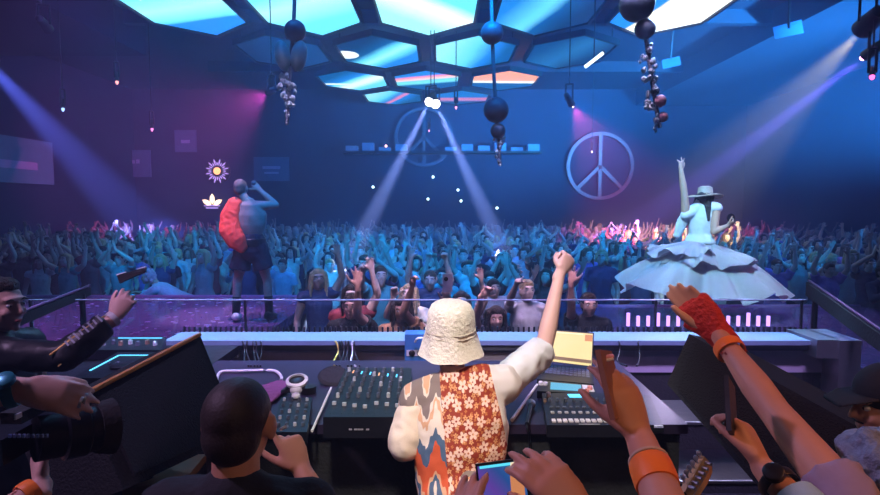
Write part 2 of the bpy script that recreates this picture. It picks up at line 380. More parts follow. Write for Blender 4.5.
# ---- hexagonal lit ceiling screens -------------------------------------------------
HH = 4.35; HZ = CAMZ + HH
W_, Cy, Bl, Db, Nv = (.85, .98, 1.), (.13, .70, 1.), (.01, .22, .75), (.0, .09, .30), (.0, .03, .10)
Pk, Or, Cr = (.9, .25, .45), (1., .38, .22), (1., .9, .62)
hexes = [  # col offset (in panel pitches), row, stops, angle, strength, blobs, note
 (-2, 1, [(0, Cy), (.5, (.35, .88, 1)), (.9, Cy), (1, Bl)], 70, 1.15, (), 'pale cyan hexagonal ceiling screen at the far left of the nearest row'),
 (-1, 1, [(0, Cy), (.4, (.40, .90, 1)), (1, Cy)], 60, 1.15, (), 'pale cyan hexagonal ceiling screen directly above the left hanging mobile'),
 (0, 1, [(0, (.32, .86, 1)), (.55, W_), (.85, Cy), (1, Cy)], -40, 1.15, (), 'large white to cyan hexagonal ceiling screen, second row central, nearest the camera'),
 (1, 1, [(0, Bl), (.45, Cy), (.55, (.1, .5, .85)), (.66, Db), (1, Nv)], 15, 1.0, (), 'mostly dark hexagonal ceiling screen with one cyan streak above the middle mobile'),
 (2, 1, [(0, Bl), (.3, Bl), (.36, Cr), (.42, W_), (1, W_)], 10, 1.2, (), 'brilliant white hexagonal ceiling screen behind the right hanging mobile'),
 (-.5, 2, [(0, Nv), (.33, Db), (.5, Cy), (.65, (.32, .86, 1)), (.8, Cy), (1, Bl)], 35, 1.0, ((-1.0, .15, .38, .42, W_),), 'hexagonal ceiling screen showing a white oval on blue'),
 (.5, 2, [(0, (.3, .84, 1)), (.45, Cy), (.75, Bl), (1, Db)], 10, 1.0, (), 'cyan hexagonal ceiling screen fading to blue left of the middle mobile'),
 (-1.5, 2, [(0, Nv), (1, Db)], 0, .5, (), 'unlit dark hexagonal ceiling screen behind the left mobile'),
 (1.5, 2, [(0, Db), (.5, (.02, .22, .55)), (1, Nv)], 20, .6, (), 'dim blue hexagonal ceiling screen right of the middle mobile rope'),
 (-.95, 3, [(0, Db), (.35, Bl), (.45, Cy), (.7, W_), (1, Cy)], 40, 1.0, ((-.9, .5, .7, .12, W_),), 'cyan and white hexagonal ceiling screen, leftmost of the third row'),
 (0, 3, [(0, Bl), (.12, Pk), (.3, (1, .6, .6)), (.45, Cy), (.62, (.2, .8, .9)), (.8, Db), (1, Db)], 70, 1.0, (), 'hexagonal ceiling screen with teal over a pink edge, middle of the third row'),
 (1, 3, [(0, Or), (.35, Or), (.5, (1., .5, .35)), (.52, W_), (.68, W_), (.7, Db), (1, Db)], 92, 1.0, (), 'orange hexagonal ceiling screen with a white band beside the middle mobile'),
 (-.5, 4, [(0, (.32, .86, 1)), (.3, Cy), (.5, Bl), (.62, Pk), (.7, Bl), (1, Db)], 25, .9, (), 'cyan hexagonal ceiling screen with pink streak, left one of the farthest row'),
 (.5, 4, [(0, Bl), (.4, Bl), (.6, Pk), (.8, (.6, .3, .7)), (1, Db)], 88, .7, (), 'blue hexagonal ceiling screen with pink top, right one of the farthest row'),
]
rowd = {1: 12.76, 2: 16.5, 3: 20.1, 4: 23.2}
PX = 2.72
for k, (c, row, stops, ang, st, blobs, lab) in enumerate(hexes):
    d = rowd[row]
    cx = -.023 * d + c * PX; sx = 1.12; sy = {1: 2.05, 2: 1.78, 3: 1.62, 4: 1.55}[row]
    pts = [(0, sy * 1.0), (sx, sy * .5), (sx, -sy * .5), (0, -sy), (-sx, -sy * .5), (-sx, sy * .5)]
    root = thing('hexagonal_light_screen', lab, 'ceiling screen', (cx, d, HZ), 0, 'hexagonal screens under the ceiling')
    m = screen_mat('screen_graphic_%d' % k, stops, ang, st * 1.35, 1.7, False, blobs)
    bm = BM(); hexa(bm, [V((cx + x * .97, d + y * .97, HZ)) for x, y in pts], (0, 0, .05)); mesh('screen_face', bm, m, root, False)
    bm = BM()
    for i in range(6):
        a, b = V((*pts[i], 0)), V((*pts[(i + 1) % 6], 0)); o = V((cx, d, HZ - .03))
        hexa(bm, [o + a, o + b, o + b * 1.05, o + a * 1.05], (0, 0, .16))
    mesh('frame', bm, M_dark, root, False)
    for x, y in pts[::2]: mesh('hanger', cyl(BM(), (cx + x * .9, d + y * .9, HZ + .04), (cx + x * .9, d + y * .9, ZC), .02, n=6), M_dark, root)
# ---- peace signs on the back wall ---------------------------------------------------
def peace(px, py, r, lab, m, d=24.8):
    c = P(px, py, d); rr = r / F * d
    t = thing('peace_sign', lab, 'peace sign', c, 0, 'peace signs on the back wall')
    prof = [(rr, -.06), (rr, .06), (rr * .90, .06), (rr * .90, -.06), (rr, -.06)]
    mesh('ring', lathe(BM(), prof, c, 48, (0, 1, 0)), m, t, False)
    bm = BM(); w = rr * .05
    for a in (90, 270, 225, 315):
        e = c + V((math.cos(R(a)), 0, math.sin(R(a)))) * rr * .93; s = V((-math.sin(R(a)), 0, math.cos(R(a)))) * w
        hexa(bm, [c - s - V((0, .05, 0)), c + s - V((0, .05, 0)), e + s - V((0, .05, 0)), e - s - V((0, .05, 0))], (0, .1, 0))
    mesh('spokes', bm, m, t, False)
M_sign = mat('sign_silver', (.06, .08, .14), .5, .1, var=.1)
M_signlit = mat('sign_magenta_light', (.35, .08, .12), .4, .2, var=.1)  # metal ring with the magenta light put into its colour
peace(424, 137, 29, 'silver peace sign ring behind the two crossing centre beams', M_sign)
peace(600, 166, 33.5, 'metal peace sign ring in painted magenta light on the wall right of the crowd centre', M_signlit)
# ---- banners -------------------------------------------------------------------------
M_ban = mat('banner_cloth', (.06, .16, .28), .8, var=.15, scale=6)
M_banmark = mat('banner_mark', (.28, .42, .6), .7)
def banner(px0, py0, px1, py1, d, lab, marks):
    a, b = P(px0, py1, d), P(px1, py0, d); c = (a + b) / 2
    t = thing('wall_banner', lab, 'banner', c, 0, 'banners on the back wall')
    mesh('cloth', hexa(BM(), [V((a.x, d, a.z)), V((b.x, d, a.z)), V((b.x, d, b.z)), V((a.x, d, b.z))], (0, .05, 0)), M_ban, t, False)
    bm = BM()
    for x0, z0, x1, z1 in marks:
        hexa(bm, [V((a.x + (b.x - a.x) * x, d - .02, a.z + (b.z - a.z) * z)) for x, z in ((x0, z0), (x1, z0), (x1, z1), (x0, z1))], (0, .02, 0))
    mesh('mark', bm, M_banmark, t, False)
banner(112, 150, 150, 177, 24.8, 'faded blue banner with a row of small marks, left of the circular emblem', [(.3, .5, .38, .65), (.42, .5, .5, .65), (.54, .5, .6, .62), (.64, .5, .72, .65)])
banner(254, 157, 289, 181, 24.8, 'pale blue banner with a short line of marks right of the raised fist performer', [(.25, .5, .75, .62), (.3, .3, .7, .38)])
banner(175, 130, 196, 152, 24.8, 'very dim blue banner above the circular emblem', [(.3, .4, .7, .55)])
a, b = P(0, 180, 16.6), P(50, 178, 19.4)
t = thing('wall_banner', 'large teal banner hanging on the left side wall', 'banner', (-HX + .1, 17.8, 5), 0, 'banners on the side wall')
mesh('cloth', box(BM(), (-HX + .02, 16.2, 3.25), (-HX + .08, 19.6, 4.7)), mat('banner_teal', (.08, .30, .36), .8, scale=4), t, False)
mesh('mark', box(BM(), (-HX + .08, 16.9, 3.7), (-HX + .1, 18.8, 3.95)), M_banmark, t, False)
# ---- glowing emblems -----------------------------------------------------------------
c = P(217, 171, 24.7); rr = .50
t = thing('circular_emblem_sign', 'round glowing emblem with orange centre and violet rays above the performer', 'emblem lamp', c)
mesh('centre', lathe(BM(), [(.0, -.05), (.14, -.05), (.16, 0), (.0, .02)], c, 20, (0, 1, 0)), glow('emblem_orange', (1, .45, .18), 2.2), t)
bm = BM()
for i in range(24):
    q = R(i * 15); u = V((math.cos(q), 0, math.sin(q))); v = V((-math.sin(q), 0, math.cos(q))); e = .53 if i % 2 else .40
    hexa(bm, [c + u * .24, c + u * e * .8 + v * .028, c + u * e, c + u * e * .8 - v * .028], (0, .04, 0))
mesh('rays', bm, glow('emblem_violet', (.45, .3, .95), 1.6), t, False)
mesh('backplate', lathe(BM(), [(.0, .05), (.56, .05), (.56, .12), (.1, .12), (.1, .19), (.0, .19)], c, 32, (0, 1, 0)), M_dark, t, False)
c = P(212, 203, 24.7)
t = thing('trefoil_logo_sign', 'glowing three leaved logo sign above crowd, by the performer’s left shoulder', 'logo sign', c)
bm = BM()
for q, L_ in ((90, .52), (148, .50), (32, .50)):
    u = V((math.cos(R(q)), 0, math.sin(R(q)))); v = V((-math.sin(R(q)), 0, math.cos(R(q)))); o = c - V((0, 0, .12))
    hexa(bm, [o + u * .06, o + u * L_ * .40 + v * .10, o + u * L_ * .75 + v * .085, o + u * L_, o + u * L_ * .75 - v * .085, o + u * L_ * .40 - v * .10], (0, .05 + .01 * (q == 90), 0))
mesh('leaves', bm, glow('emblem_cream', (1, .72, .55), 2.4), t, False)
bm = BM()
for z in (.0, .08): hexa(bm, [c + V((-.36 + z, -.03, -.14 - z * 1.2)), c + V((.36 - z, -.03, -.14 - z * 1.2)), c + V((.34 - z, -.03, -.10 - z * 1.2)), c + V((-.34 + z, -.03, -.10 - z * 1.2))], (0, .02, 0))
mesh('bracket', box(BM(), (c.x - .05, c.y + .04, c.z - .1), (c.x + .05, YB - .12, c.z + .1)), M_dark, t, False)
mesh('stripes', bm, glow('emblem_violet', (.45, .3, .95), 1.6), t, False)
# ---- balcony, DJ-side trusses at the back ---------------------------------------------
t = thing('bar_shelf', 'long row of small lit bar units under the centre peace sign', 'bar shelf', (-.8, 24.2, 5.3))
bm = BM(); a, b = P(345, 152, 24.3), P(540, 150, 24.3)
box(bm, (a.x, 23.7, a.z - .1), (b.x, 24.4, a.z)); mesh('shelf', bm, M_dark, t, False)
for k in range(12):
    x = a.x + (b.x - a.x) * (k + .5) / 12; h = (.22, .34, .16, .28)[k % 4]
    if abs(x - P(424, 137, 24.3).x) < .5: continue
    mesh('lit_box', box(BM(), (x - .24, 23.8, a.z), (x + .24, 24.3, a.z + h)), mat('lit_box_%d' % (k % 2), (.1, .2, .4), .4, var=0, emit=(.05, .22, .7) if k % 2 else (.1, .35, .9), es=.10), t, False)
for k, (px, py) in enumerate(((373, 187), (428, 199), (458, 190), (461, 201), (497, 208), (433, 177), (386, 146))):
    c = P(px, py, 24.8); col = (1, .5, .6) if k == 6 else (.7, .95, 1)
    t = thing('wall_bulb', 'tiny %s bulb %s' % ('pink' if k == 6 else 'white', ('low on the back wall left of the centre beams', 'second from the left of the low back wall bulbs', 'upper of the close pair right of centre', 'lower of the close pair right of centre', 'low on the back wall at the foot of the right centre beam', 'just below the silver peace sign', 'left of the silver peace sign')[k]), 'wall lamp', c, 0, 'tiny bulbs on the back wall')
    mesh('bulb', ell(BM(), c, (.055, .05, .055), seg=10), glow('bulb_%d' % (k == 6), col, 5), t)
    mesh('socket', cyl(BM(), c + V((0, .04, 0)), c + V((0, .22, 0)), .05, n=10), M_dark, t)
# ---- lamps ------------------------------------------------------------------------------
LAMPS = []
def lamp(px, py, d, target, col, watt, ang, lab, blend=.8, lens=None, size=.13, lens_s=30, soft=.05, top=None):
    c = P(px, py, d); dr = (V(target) - c).normalized()
    t = thing('stage_spotlight', lab, 'spotlight', c, 0, 'spotlights hung from the ceiling')
    mesh('housing', lathe(BM(), [(0, -.42 - .02), (size * .75, -.40), (size, -.2), (size * 1.1, -.03), (size * 1.02, -.03), (size * .9, -.12), (0, -.13)], c, 20, dr), M_dark, t)
    mesh('lens', lathe(BM(), [(0, -.08), (size * .92, -.08), (size * .85, -.02), (size * .5, .035), (0, .05)], c, 20, dr), glow('lens_' + lab[:14], lens or col, lens_s), t)
    bm = BM(); m = c - dr * .2; x = dr.cross(V((0, 0, 1))).normalized()
    for s in (-1, 1): cyl(bm, m + x * s * size * 1.1, m + x * s * size * 1.1 + V((0, 0, .32)), .02, n=6)
    cyl(bm, m - x * size * 1.2 + V((0, 0, .32)), m + x * size * 1.2 + V((0, 0, .32)), .02, n=6); cyl(bm, m + V((0, 0, .32)), V((m.x, m.y, ZC if top is None else top)), .012, n=6)
    mesh('yoke', bm, M_dark, t)
    l = bpy.data.lights.new('spot_beam', 'SPOT'); l.energy = watt; l.color = col; l.spot_size = R(ang); l.spot_blend = blend; l.shadow_soft_size = soft
    o = bpy.data.objects.new('spot_beam', l); C.objects.link(o); o.parent = t; o.location = dr * .09
    o.rotation_euler = dr.to_track_quat('-Z', 'Y').to_euler()
# ---- hanging mobiles ----------------------------------------------------------------------
M_ballB = mat('mobile_ball', (.05, .10, .16), .45, var=.4, scale=8, bump=.4)
M_ballG = mat('mobile_gourd', (.22, .40, .42), .5, var=.3, scale=8, bump=.4)
M_ballP = mat('mobile_coral_ball', (.55, .28, .34), .5, var=.2)
M_shell = mat('mobile_shell', (.35, .50, .58), .45, var=.4, scale=14, bump=.5)
M_rope = mat('rope', (.12, .16, .22), .9, scale=80, bump=.8)
def mobile(d, rope_px, items, lab):
    top = P(*rope_px[0], d); t = thing('hanging_mobile', lab, 'hanging mobile', (top.x, d, top.z), 0, 'mobiles hanging from the ceiling')
    pts = [V((top.x, d, ZC + .02))] + [P(x, y, d) for x, y in rope_px]
    mesh('rope', tube(BM(), pts, .018, 6, 1), M_rope, t)
    for k, (px, py, r, kind) in enumerate(items):
        c = P(px, py, d); r = r / F * d
        if kind == 'b': mesh('ball', ell(BM(), c, (r, r, r), seg=20), M_ballB, t)
        if kind == 'p': mesh('ball', ell(BM(), c, (r, r, r), seg=18), M_ballP, t)
        if kind == 'g':
            for s in (-1, 1): mesh('gourd_half', ell(BM(), c + V((s * r * .52, 0, 0)), (r * .52, r * .6, r), V((1, 0, s * -.18)), (0, 1, 0), 20), M_ballG, t)
        if kind == 's':
            rnd = random.Random(k * 7 + int(px)); bm = BM()
            for i in range(5):
                o = c + V((rnd.uniform(-r, r) * .6, rnd.uniform(-r, r) * .5, rnd.uniform(-r, r) * .9)); q = rnd.uniform(.35, .6) * r
                lathe(bm, [(q * .1, q * .9), (q * .55, q * .5), (q * .8, -.2 * q), (q * .5, -.8 * q), (q * .15, -1.1 * q)], o, 8, (rnd.uniform(-.5, .5), rnd.uniform(-.5, .5), 1))
            mesh('shell_cluster', bm, M_shell, t)
mobile(5.2, [(295, -20), (294, 20), (291, 60), (288, 100), (287, 125)], [(295, 31, 10.5, 'b'), (291, 56, 15, 'g'), (284, 76, 7, 's'), (292, 84, 7, 's'), (283, 92, 7, 's'), (290, 100, 6, 's'), (287, 114, 4, 's')], 'mobile with a dark ball over a pale split gourd and shells, leftmost of three')
mobile(5.6, [(491, -20), (492, 30), (494, 80), (497, 120), (500, 165)], [(492, 33, 11, 'b'), (496, 110, 12.5, 'b'), (498, 131, 7.5, 'b'), (497, 143, 6, 's'), (502, 140, 4, 's'), (499, 152, 5, 's'), (500, 163, 3.5, 's')], 'mobile with balls spaced along a long thin rope, middle of three')
mobile(4.6, [(636, -20), (638, 10), (645, 30), (651, 75), (655, 100), (660, 128)], [(637, 4, 17, 'b'), (645, 29, 10, 'b'), (648, 48, 6, 's'), (644, 58, 6, 's'), (652, 66, 7, 's'), (648, 74, 7, 's'), (652, 84, 7, 's'), (655, 91, 4.5, 'b'), (652, 97, 7, 's'), (660, 101, 6.2, 'p'), (649, 106, 6, 's'), (663, 117, 5, 'p'), (656, 118, 5, 's'), (657, 127, 4, 's')], 'mobile with big dark balls, twisted shells and coral pink balls, rightmost of three')
# small ceiling panel on the right and slim tube light
t = thing('ceiling_panel_lamp', 'dim rectangular ceiling lamp left of the yellow spotlight', 'ceiling lamp', P(788, 31, 12))
c0 = [P(773, 30, 12), P(802, 22, 12.3), P(804, 33, 12.3), P(775, 39, 12)]
mesh('panel', hexa(BM(), c0, (0, .02, .06)), mat('panel_lens', (.04, .10, .2), .3, emit=(.03, .2, .45), es=.3), t, False)
mesh('hanger', cyl(BM(), (c0[0] + c0[1] + c0[2] + c0[3]) / 4 + V((0, 0, .05)), V(((c0[0] + c0[2]).x / 2, 12.2, ZC)), .03, n=6), M_dark, t)
t = thing('ceiling_panel_lamp', 'faint small rectangular ceiling lamp right of the coral mobile', 'ceiling lamp', P(672, 64, 16))
c0 = [P(662, 62, 16), P(680, 58, 16.3), P(681, 65, 16.3), P(663, 69, 16)]
mesh('panel', hexa(BM(), c0, (0, .02, .06)), mat('panel_lens2', (.03, .08, .15), .3, emit=(.02, .14, .3), es=.5), t, False)
mesh('hanger', cyl(BM(), (c0[0] + c0[2]) / 2 + V((0, .1, .05)), V(((c0[0] + c0[2]).x / 2, 16.1, ZC)), .03, n=6), M_dark, t)
t = thing('tube_light', 'short slim white tube light above and left of the coral mobile', 'tube light', P(594, 60, 12))
a, b = P(585, 67, 12), P(603, 53, 12)
mesh('tube', cyl(BM(), a, b, .035, n=8), glow('tube_glow', (.75, .9, 1), 2.5), t)
mesh('end_cap', cyl(BM(), b, b.lerp(a, -.05), .05, n=8), M_dark, t)
mesh('hanger', cyl(BM(), a.lerp(b, .5) + V((0, 0, .02)), V((a.lerp(b, .5).x, 12, ZC)), .015, n=5), M_dark, t)
# ================================================================== runways, ledge, rail
M_run = mat('runway_gloss', (.22, .11, .28), .22, .1, var=.6, scale=7, bump=.5, coat=.5)
M_runedge = mat('runway_edge', (.55, .35, .65), .3, .6)
def runway(x0, x1, y0, y1, lab):
    t = thing('runway_platform', lab, 'stage platform', ((x0 + x1) / 2, (y0 + y1) / 2, 0), 0, 'runways beside the booth')
    mesh('deck', box(BM(), (x0, y0, RZ - .12), (x1, y1, RZ)), M_run, t, False, bevel=.01)
    bm = BM(); box(bm, (x0, y1, RZ - .06), (x1, y1 + .04, RZ + .02)); box(bm, (x0, y0 - .04, RZ - .1), (x1, y0, RZ + .004)); mesh('edge_trim', bm, M_runedge, t, False)
    mesh('skirt', box(BM(), (x0 + .05, y0 + .05, 0), (x1 - .05, y1 - .05, RZ - .12)), M_cloth, t, False)
runway(-9.5, -1.95, 4.9, 8.75, 'purple glossy runway on the left carrying the man in the red vest')
runway(1.82, 6.0, 4.9, 7.9, 'purple lit glossy runway on the right carrying the dancer in white')
# confetti-like flecks on the left runway
rnd = random.Random(3); bm = BM()
for i in range(260):
    x, y = rnd.uniform(-5.5, -2), rnd.uniform(5.3, 8.6); s = rnd.uniform(.01, .035); a = rnd.uniform(0, 3)
    box(bm, (-s, -s * .6, 0), (s, s * .6, .004), Matrix.Translation((x, y, RZ + .001)) @ Matrix.Rotation(a, 4, 'Z'))
tag(mesh('confetti', bm, mat('confetti_foil', (.75, .6, .9), .3, .5), None, False), 'scattered silver and pink confetti on the left runway', 'confetti', kind='stuff')
# booth ledge
ZL = P(440, 340, 3.6).z; ZL2 = P(440, 350.5, 3.6).z
xl, xr = P(165, 340, 3.6).x, P(832, 340, 3.6).x
t = thing('booth_ledge', 'long brushed metal ledge along the back of the booth', 'ledge', (0, 3.7, FZ))
mesh('ledge_top', box(BM(), (xl, 3.58, ZL - .03), (xr, 3.84, ZL)), mat('ledge_paint', (.24, .36, .52), .35, .2, var=.06), t, False, bevel=.006)
mesh('fascia', box(BM(), (xl, 3.60, ZL2), (xr, 3.82, ZL - .03)), mat('fascia_paint', (.16, .17, .26), .5, .2), t, False)
mesh('back_panel', box(BM(), (xl, 3.66, FZ), (xr, 3.80, 1.44)), M_cloth, t, False)
mesh('back_panel', box(BM(), (xl, 3.65, 1.44), (xr, 3.80, ZL2)), mat('panel_paint', (.50, .44, .60), .45, .1, var=.08), t, False)
bm = BM(); box(bm, (xr - .02, 3.5, FZ), (xr + .12, 3.84, ZL + .02)); box(bm, (xr - .15, 3.52, ZL - .10), (xr + .0, 3.84, ZL + .02)); mesh('end_post', bm, M_steel, t, False, bevel=.006)
bm = BM()
for i in range(120):
    x = xl + (xr - xl) * (i + .5) / 120; box(bm, (x - .006, 3.83, ZL), (x + .006, 3.845, ZL + .035))
tag(mesh('comb_strip', bm, M_dark, t, False))
# left continuing dark counter
t = thing('side_counter', 'dark counter at the far left carrying the players', 'counter', (-2.6, 3.0, FZ))
mesh('counter_top', box(BM(), (-3.4, 2.78, TZ - .06), (-1.30, 3.56, TZ - .005)), mat('counter_black', (.015, .016, .022), .35), t, False, bevel=.01)
mesh('counter_front', box(BM(), (-3.35, 2.84, FZ), (-1.34, 3.5, TZ - .06)), M_cloth, t, False)
# glass balustrade with slim rail
zr = P(440, 300, 3.9).z
t = thing('balustrade', 'slim metal rail on thin posts with clear glass in front of the crowd', 'railing', (0, 3.9, ZL))
x0, x1 = P(25, 300, 3.9).x, P(806, 300, 3.9).x
mesh('top_rail', cyl(BM(), (x0, 3.9, zr), (x1, 3.9, zr), .0055, n=12), mat('rail_satin', (.30, .28, .40), .6, .3, var=.05, bump=0), t)
for px in (30, 245, 656, 802):
    x = P(px, 300, 3.9).x; mesh('post', box(BM(), (x - .007, 3.893, FZ if px in (30,) else 1.0), (x + .007, 3.907, zr)), M_dark, t, False)
gm = bpy.data.materials.new('clear_glass'); gm.use_nodes = True; nt = gm.node_tree; nt.nodes.remove(nt.nodes['Principled BSDF'])
tr, gl, mx, fr = nn(nt, 'ShaderNodeBsdfTransparent'), nn(nt, 'ShaderNodeBsdfGlossy'), nn(nt, 'ShaderNodeMixShader'), nn(nt, 'ShaderNodeFresnel')
tr.inputs[0].default_value = (.93, .96, .98, 1); gl.inputs['Roughness'].default_value = .03; fr.inputs[0].default_value = 1.25
nt.links.new(fr.outputs[0], mx.inputs[0]); nt.links.new(tr.outputs[0], mx.inputs[1]); nt.links.new(gl.outputs[0], mx.inputs[2]); nt.links.new(mx.outputs[0], nt.nodes['Material Output'].inputs[0])
for a, b in ((32, 244), (246, 655), (657, 801)):
    mesh('glass_pane', box(BM(), (P(a, 300, 3.9).x, 3.898, ZL - .05), (P(b, 300, 3.9).x, 3.902, zr - .006)), gm, t, False)
# little violet uplights at the right of the ledge
M_up = glow('uplight_glow', (.62, .30, 1.), 2.2)
for i in range(15):
    px = 628 + i * 10; d = 4.35; c = P(px, 326, d); top = P(px, 316 if i % 3 else 313, d)
    up = thing('led_uplight', 'slim glowing violet uplight standing in the row behind the right of the ledge', 'uplight', c, 0, 'violet uplights in a row')
    mesh('lens', cyl(BM(), V((c.x, d, c.z)), V((c.x, d, top.z)), .014, n=8), M_up, up)
    mesh('stem', cyl(BM(), V((c.x, d, c.z - .5)), V((c.x, d, c.z)), .012, n=6), M_dark, up)
t = thing('uplight_shelf', 'low dark shelf carrying the row of violet uplights', 'shelf', (P(700, 326, 4.35).x, 4.35, 0))
bm = BM(); z = P(700, 326, 4.35).z - .5; a, b = P(618, 326, 4.35).x, P(780, 326, 4.35).x
box(bm, (a, 4.2, z - .04), (b, 4.5, z)); mesh('shelf_board', bm, M_dark, t, False)
bm = BM()
for x in (a + .05, b - .05): box(bm, (x - .03, 4.3, 0), (x + .03, 4.4, z - .04))
mesh('bracket', bm, M_dark, t, False)
# angled side rails framing the booth
M_lip = mat('rail_lip', (.10, .04, .12), .5, .2)
def siderail(a, b, w, lab):
    a, b = V(a), V(b); t = thing('side_barrier', lab, 'barrier', (a.x, a.y, FZ), 0, 'angled barriers at the booth sides')
    mesh('barrier_panel', hexa(BM(), [a, b, b - V((0, 0, w)), a - V((0, 0, w))], (.03, 0, 0)), M_cloth, t, False, bevel=.004)
    bm = BM(); cyl(bm, a + V((.02, 0, .012)), b + V((.02, 0, .012)), .010, n=8); cyl(bm, a - V((-.02, .01, w * .55)), b - V((-.02, .01, w * .55)), .008, n=8); mesh('edge_tube', bm, M_lip, t)
    bm = BM()
    for f in (.1, .9): q = a.lerp(b, f); cyl(bm, V((q.x + .02, q.y, FZ if q.y < 3.8 else 0)), q - V((-.02, 0, w * .5)), .02, n=8)
    mesh('support_post', bm, M_dark, t)
siderail(P(-30, 333, 2.7), P(87, 287, 4.2), .06, 'dark angled barrier with violet edge behind the woman in black')
siderail(P(806, 282, 4.2), P(905, 352, 2.9), .10, 'dark angled barrier with violet edge right of the dancer')
#siderail(P(822, 300, 4.2), P(893, 368, 3.0), .05, 'thin second barrier bar just under the right barrier')
# ================================================================== table and gear
M_table = mat('table_top_purple', (.030, .020, .050), .38, .1, var=.3, scale=5)
M_gear = mat('gear_black', (.009, .010, .016), .38, .2, var=.2)
M_knob = mat('knob_grey', (.10, .12, .16), .35, .2)
M_knobl = mat('knob_light', (.55, .58, .62), .35, .2)
M_white = mat('white_plastic', (.75, .75, .78), .4, var=.04)
M_brown = mat('copper_knob', (.45, .28, .20), .35, .5)
M_led = glow('led_cyan', (.1, .6, 1), 2.2)
M_grille = mat('speaker_grille', (.004, .005, .008), .85, .1, var=.4, scale=180, bump=.6)
M_cab = mat('speaker_paint', (.007, .009, .013), .85, var=.35, scale=120, bump=.4)
M_amberlight = mat('painted_amber_light', (.75, .32, .06), .5, var=.15)  # orange light along the cabinet edge, painted as colour
t = thing('booth_table', 'wide dark purple-topped equipment table in front of the man in the bucket hat', 'table', (0, 2.7, FZ))
xa, xb = -1.29, 1.02
mesh('tabletop', box(BM(), (xa, 2.24, TZ - .04), (xb, 3.19, TZ)), M_table, t, False, bevel=.006)
mesh('front_panel', box(BM(), (xa + .02, 2.27, FZ + .25), (xb - .02, 2.30, TZ - .04)), M_cloth, t, False)
for x in (xa + .06, xb - .06):
    for y in (2.34, 3.12): mesh('leg', box(BM(), (x - .03, y - .03, FZ), (x + .03, y + .03, TZ - .04)), M_dark, t, False)
def device(name, label, cat, quad, h, z=TZ, m=None, group=None):
    """slab whose top outline is given; returns (thing, top(u,v), px size)"""
    q = [PZ(x, y, z + h) for x, y in quad]   # back-left, back-right, front-right, front-left
    c = sum(q, V()) / 4; t = thing(name, label, cat, (c.x, c.y, z), 0, group)
    mesh('housing', hexa(BM(), q, (0, 0, -h + .001)), m or M_gear, t, False, bevel=.005)
    def top(u, v): a = q[0].lerp(q[1], u); b = q[3].lerp(q[2], u); return a.lerp(b, v)
    return t, top
def knob(t, p, r=.008, h=.016, m=None, dot=False, name='knob'):
    k = mesh(name, lathe(BM(), [(0, 0), (r, 0), (r * .85, h * .9), (r * .5, h), (0, h)], p, 12), m or M_knob, t)
    return k
def strip(t, name, pts, w, m, up=.003):
    pts = [V(p) for p in pts]; bm = BM()
    for a, b in zip(pts, pts[1:]):
        s = (b - a).cross(V((0, 0, 1))).normalized() * w
        hexa(bm, [a - s, b - s, b + s, a + s], (0, 0, up))
    return mesh(name, bm, m, t, False)
# main mixer
t, T = device('dj_mixer', 'large black mixer full of knobs just left of the man in the bucket hat', 'mixer', [(346, 368), (412, 368), (409, 417), (323, 417)], .085)
for i in range(7):
    for j in range(6): knob(t, T(.07 + i * .13, .08 + j * .115), .0085, .02, M_knobl if (i * 3 + j) % 5 == 0 else M_knob)
for i in range(7):
    x = .07 + i * .13; strip(t, 'fader_slot', [T(x, .74), T(x, .95)], .0018, M_black, .001)
    mesh('fader', hexa(BM(), [T(x, .80 + .02 * (i % 4)) + V((sx, sy, .002)) for sx, sy in ((-.008, -.005), (.008, -.005), (.008, .005), (-.008, .005))], (0, 0, .013)), M_knobl, t, False)
for i in range(6): mesh('indicator', hexa(BM(), [T(.135 + i * .13, .1 + .02 * i) + V((sx, sy, 0)) for sx, sy in ((-.003, -.02), (.003, -.02), (.003, .02), (-.003, .02))], (0, 0, .002)), M_led if i % 3 else glow('led_warm', (1, .45, .2), 1.5), t, False)
bm = BM()
for i, p in enumerate((.30, .36, .40, .43, .50)): a = T(p, .999); box(bm, (a.x, a.y - .002, a.z - .052), (a.x + .012, a.y - .0005, a.z - .046))
mesh('front_mark', bm, mat('mark_grey', (.3, .3, .35), .5), t, False)
# small effects unit left
t, T = device('effects_unit', 'narrow black unit crowded with small knobs, below the headphones', 'effects unit', [(281, 397), (312, 397), (307, 432), (272, 432)], .05)
for i in range(4):
    for j in range(5): knob(t, T(.14 + i * .24, .12 + j * .18), .007, .014, (M_knobl, M_knob, M_knob)[(i + j) % 3])
# headphones lying on it
c = PZ(297, 381, TZ + .10)
t = thing('headphones', 'headphones with a white ringed ear cup lying on the table', 'headphones', (c.x, c.y, TZ))
mesh('ear_cup', lathe(BM(), [(.0, -.03), (.036, -.03), (.040, .0), (.034, .004), (0, .004)], c, 24, (0, -.35, 1)), M_black, t)
mesh('cup_ring', lathe(BM(), [(.048, -.008), (.050, .006), (.036, .012), (.034, -.004), (.048, -.008)], c, 28, (0, -.35, 1)), M_white, t)
e = PZ(296, 390, TZ + .07); mesh('hinge', ell(BM(), e, (.028, .018, .022), seg=12), M_white, t); mesh('hinge', ell(BM(), e + V((.012, -.05, -.01)), (.02, .016, .016), seg=12), M_white, t)
mesh('ear_cup', lathe(BM(), [(.0, -.02), (.036, -.02), (.038, .012), (0, .016)], V((c.x + .02, c.y + .13, TZ + .022)), 20), M_black, t)
mesh('headband', tube(BM(), [e, e + V((-.07, .02, -.02)), V((c.x - .09, c.y + .09, TZ + .03)), V((c.x - .05, c.y + .17, TZ + .03)), V((c.x + .02, c.y + .14, TZ + .03))], .008), M_black, t)
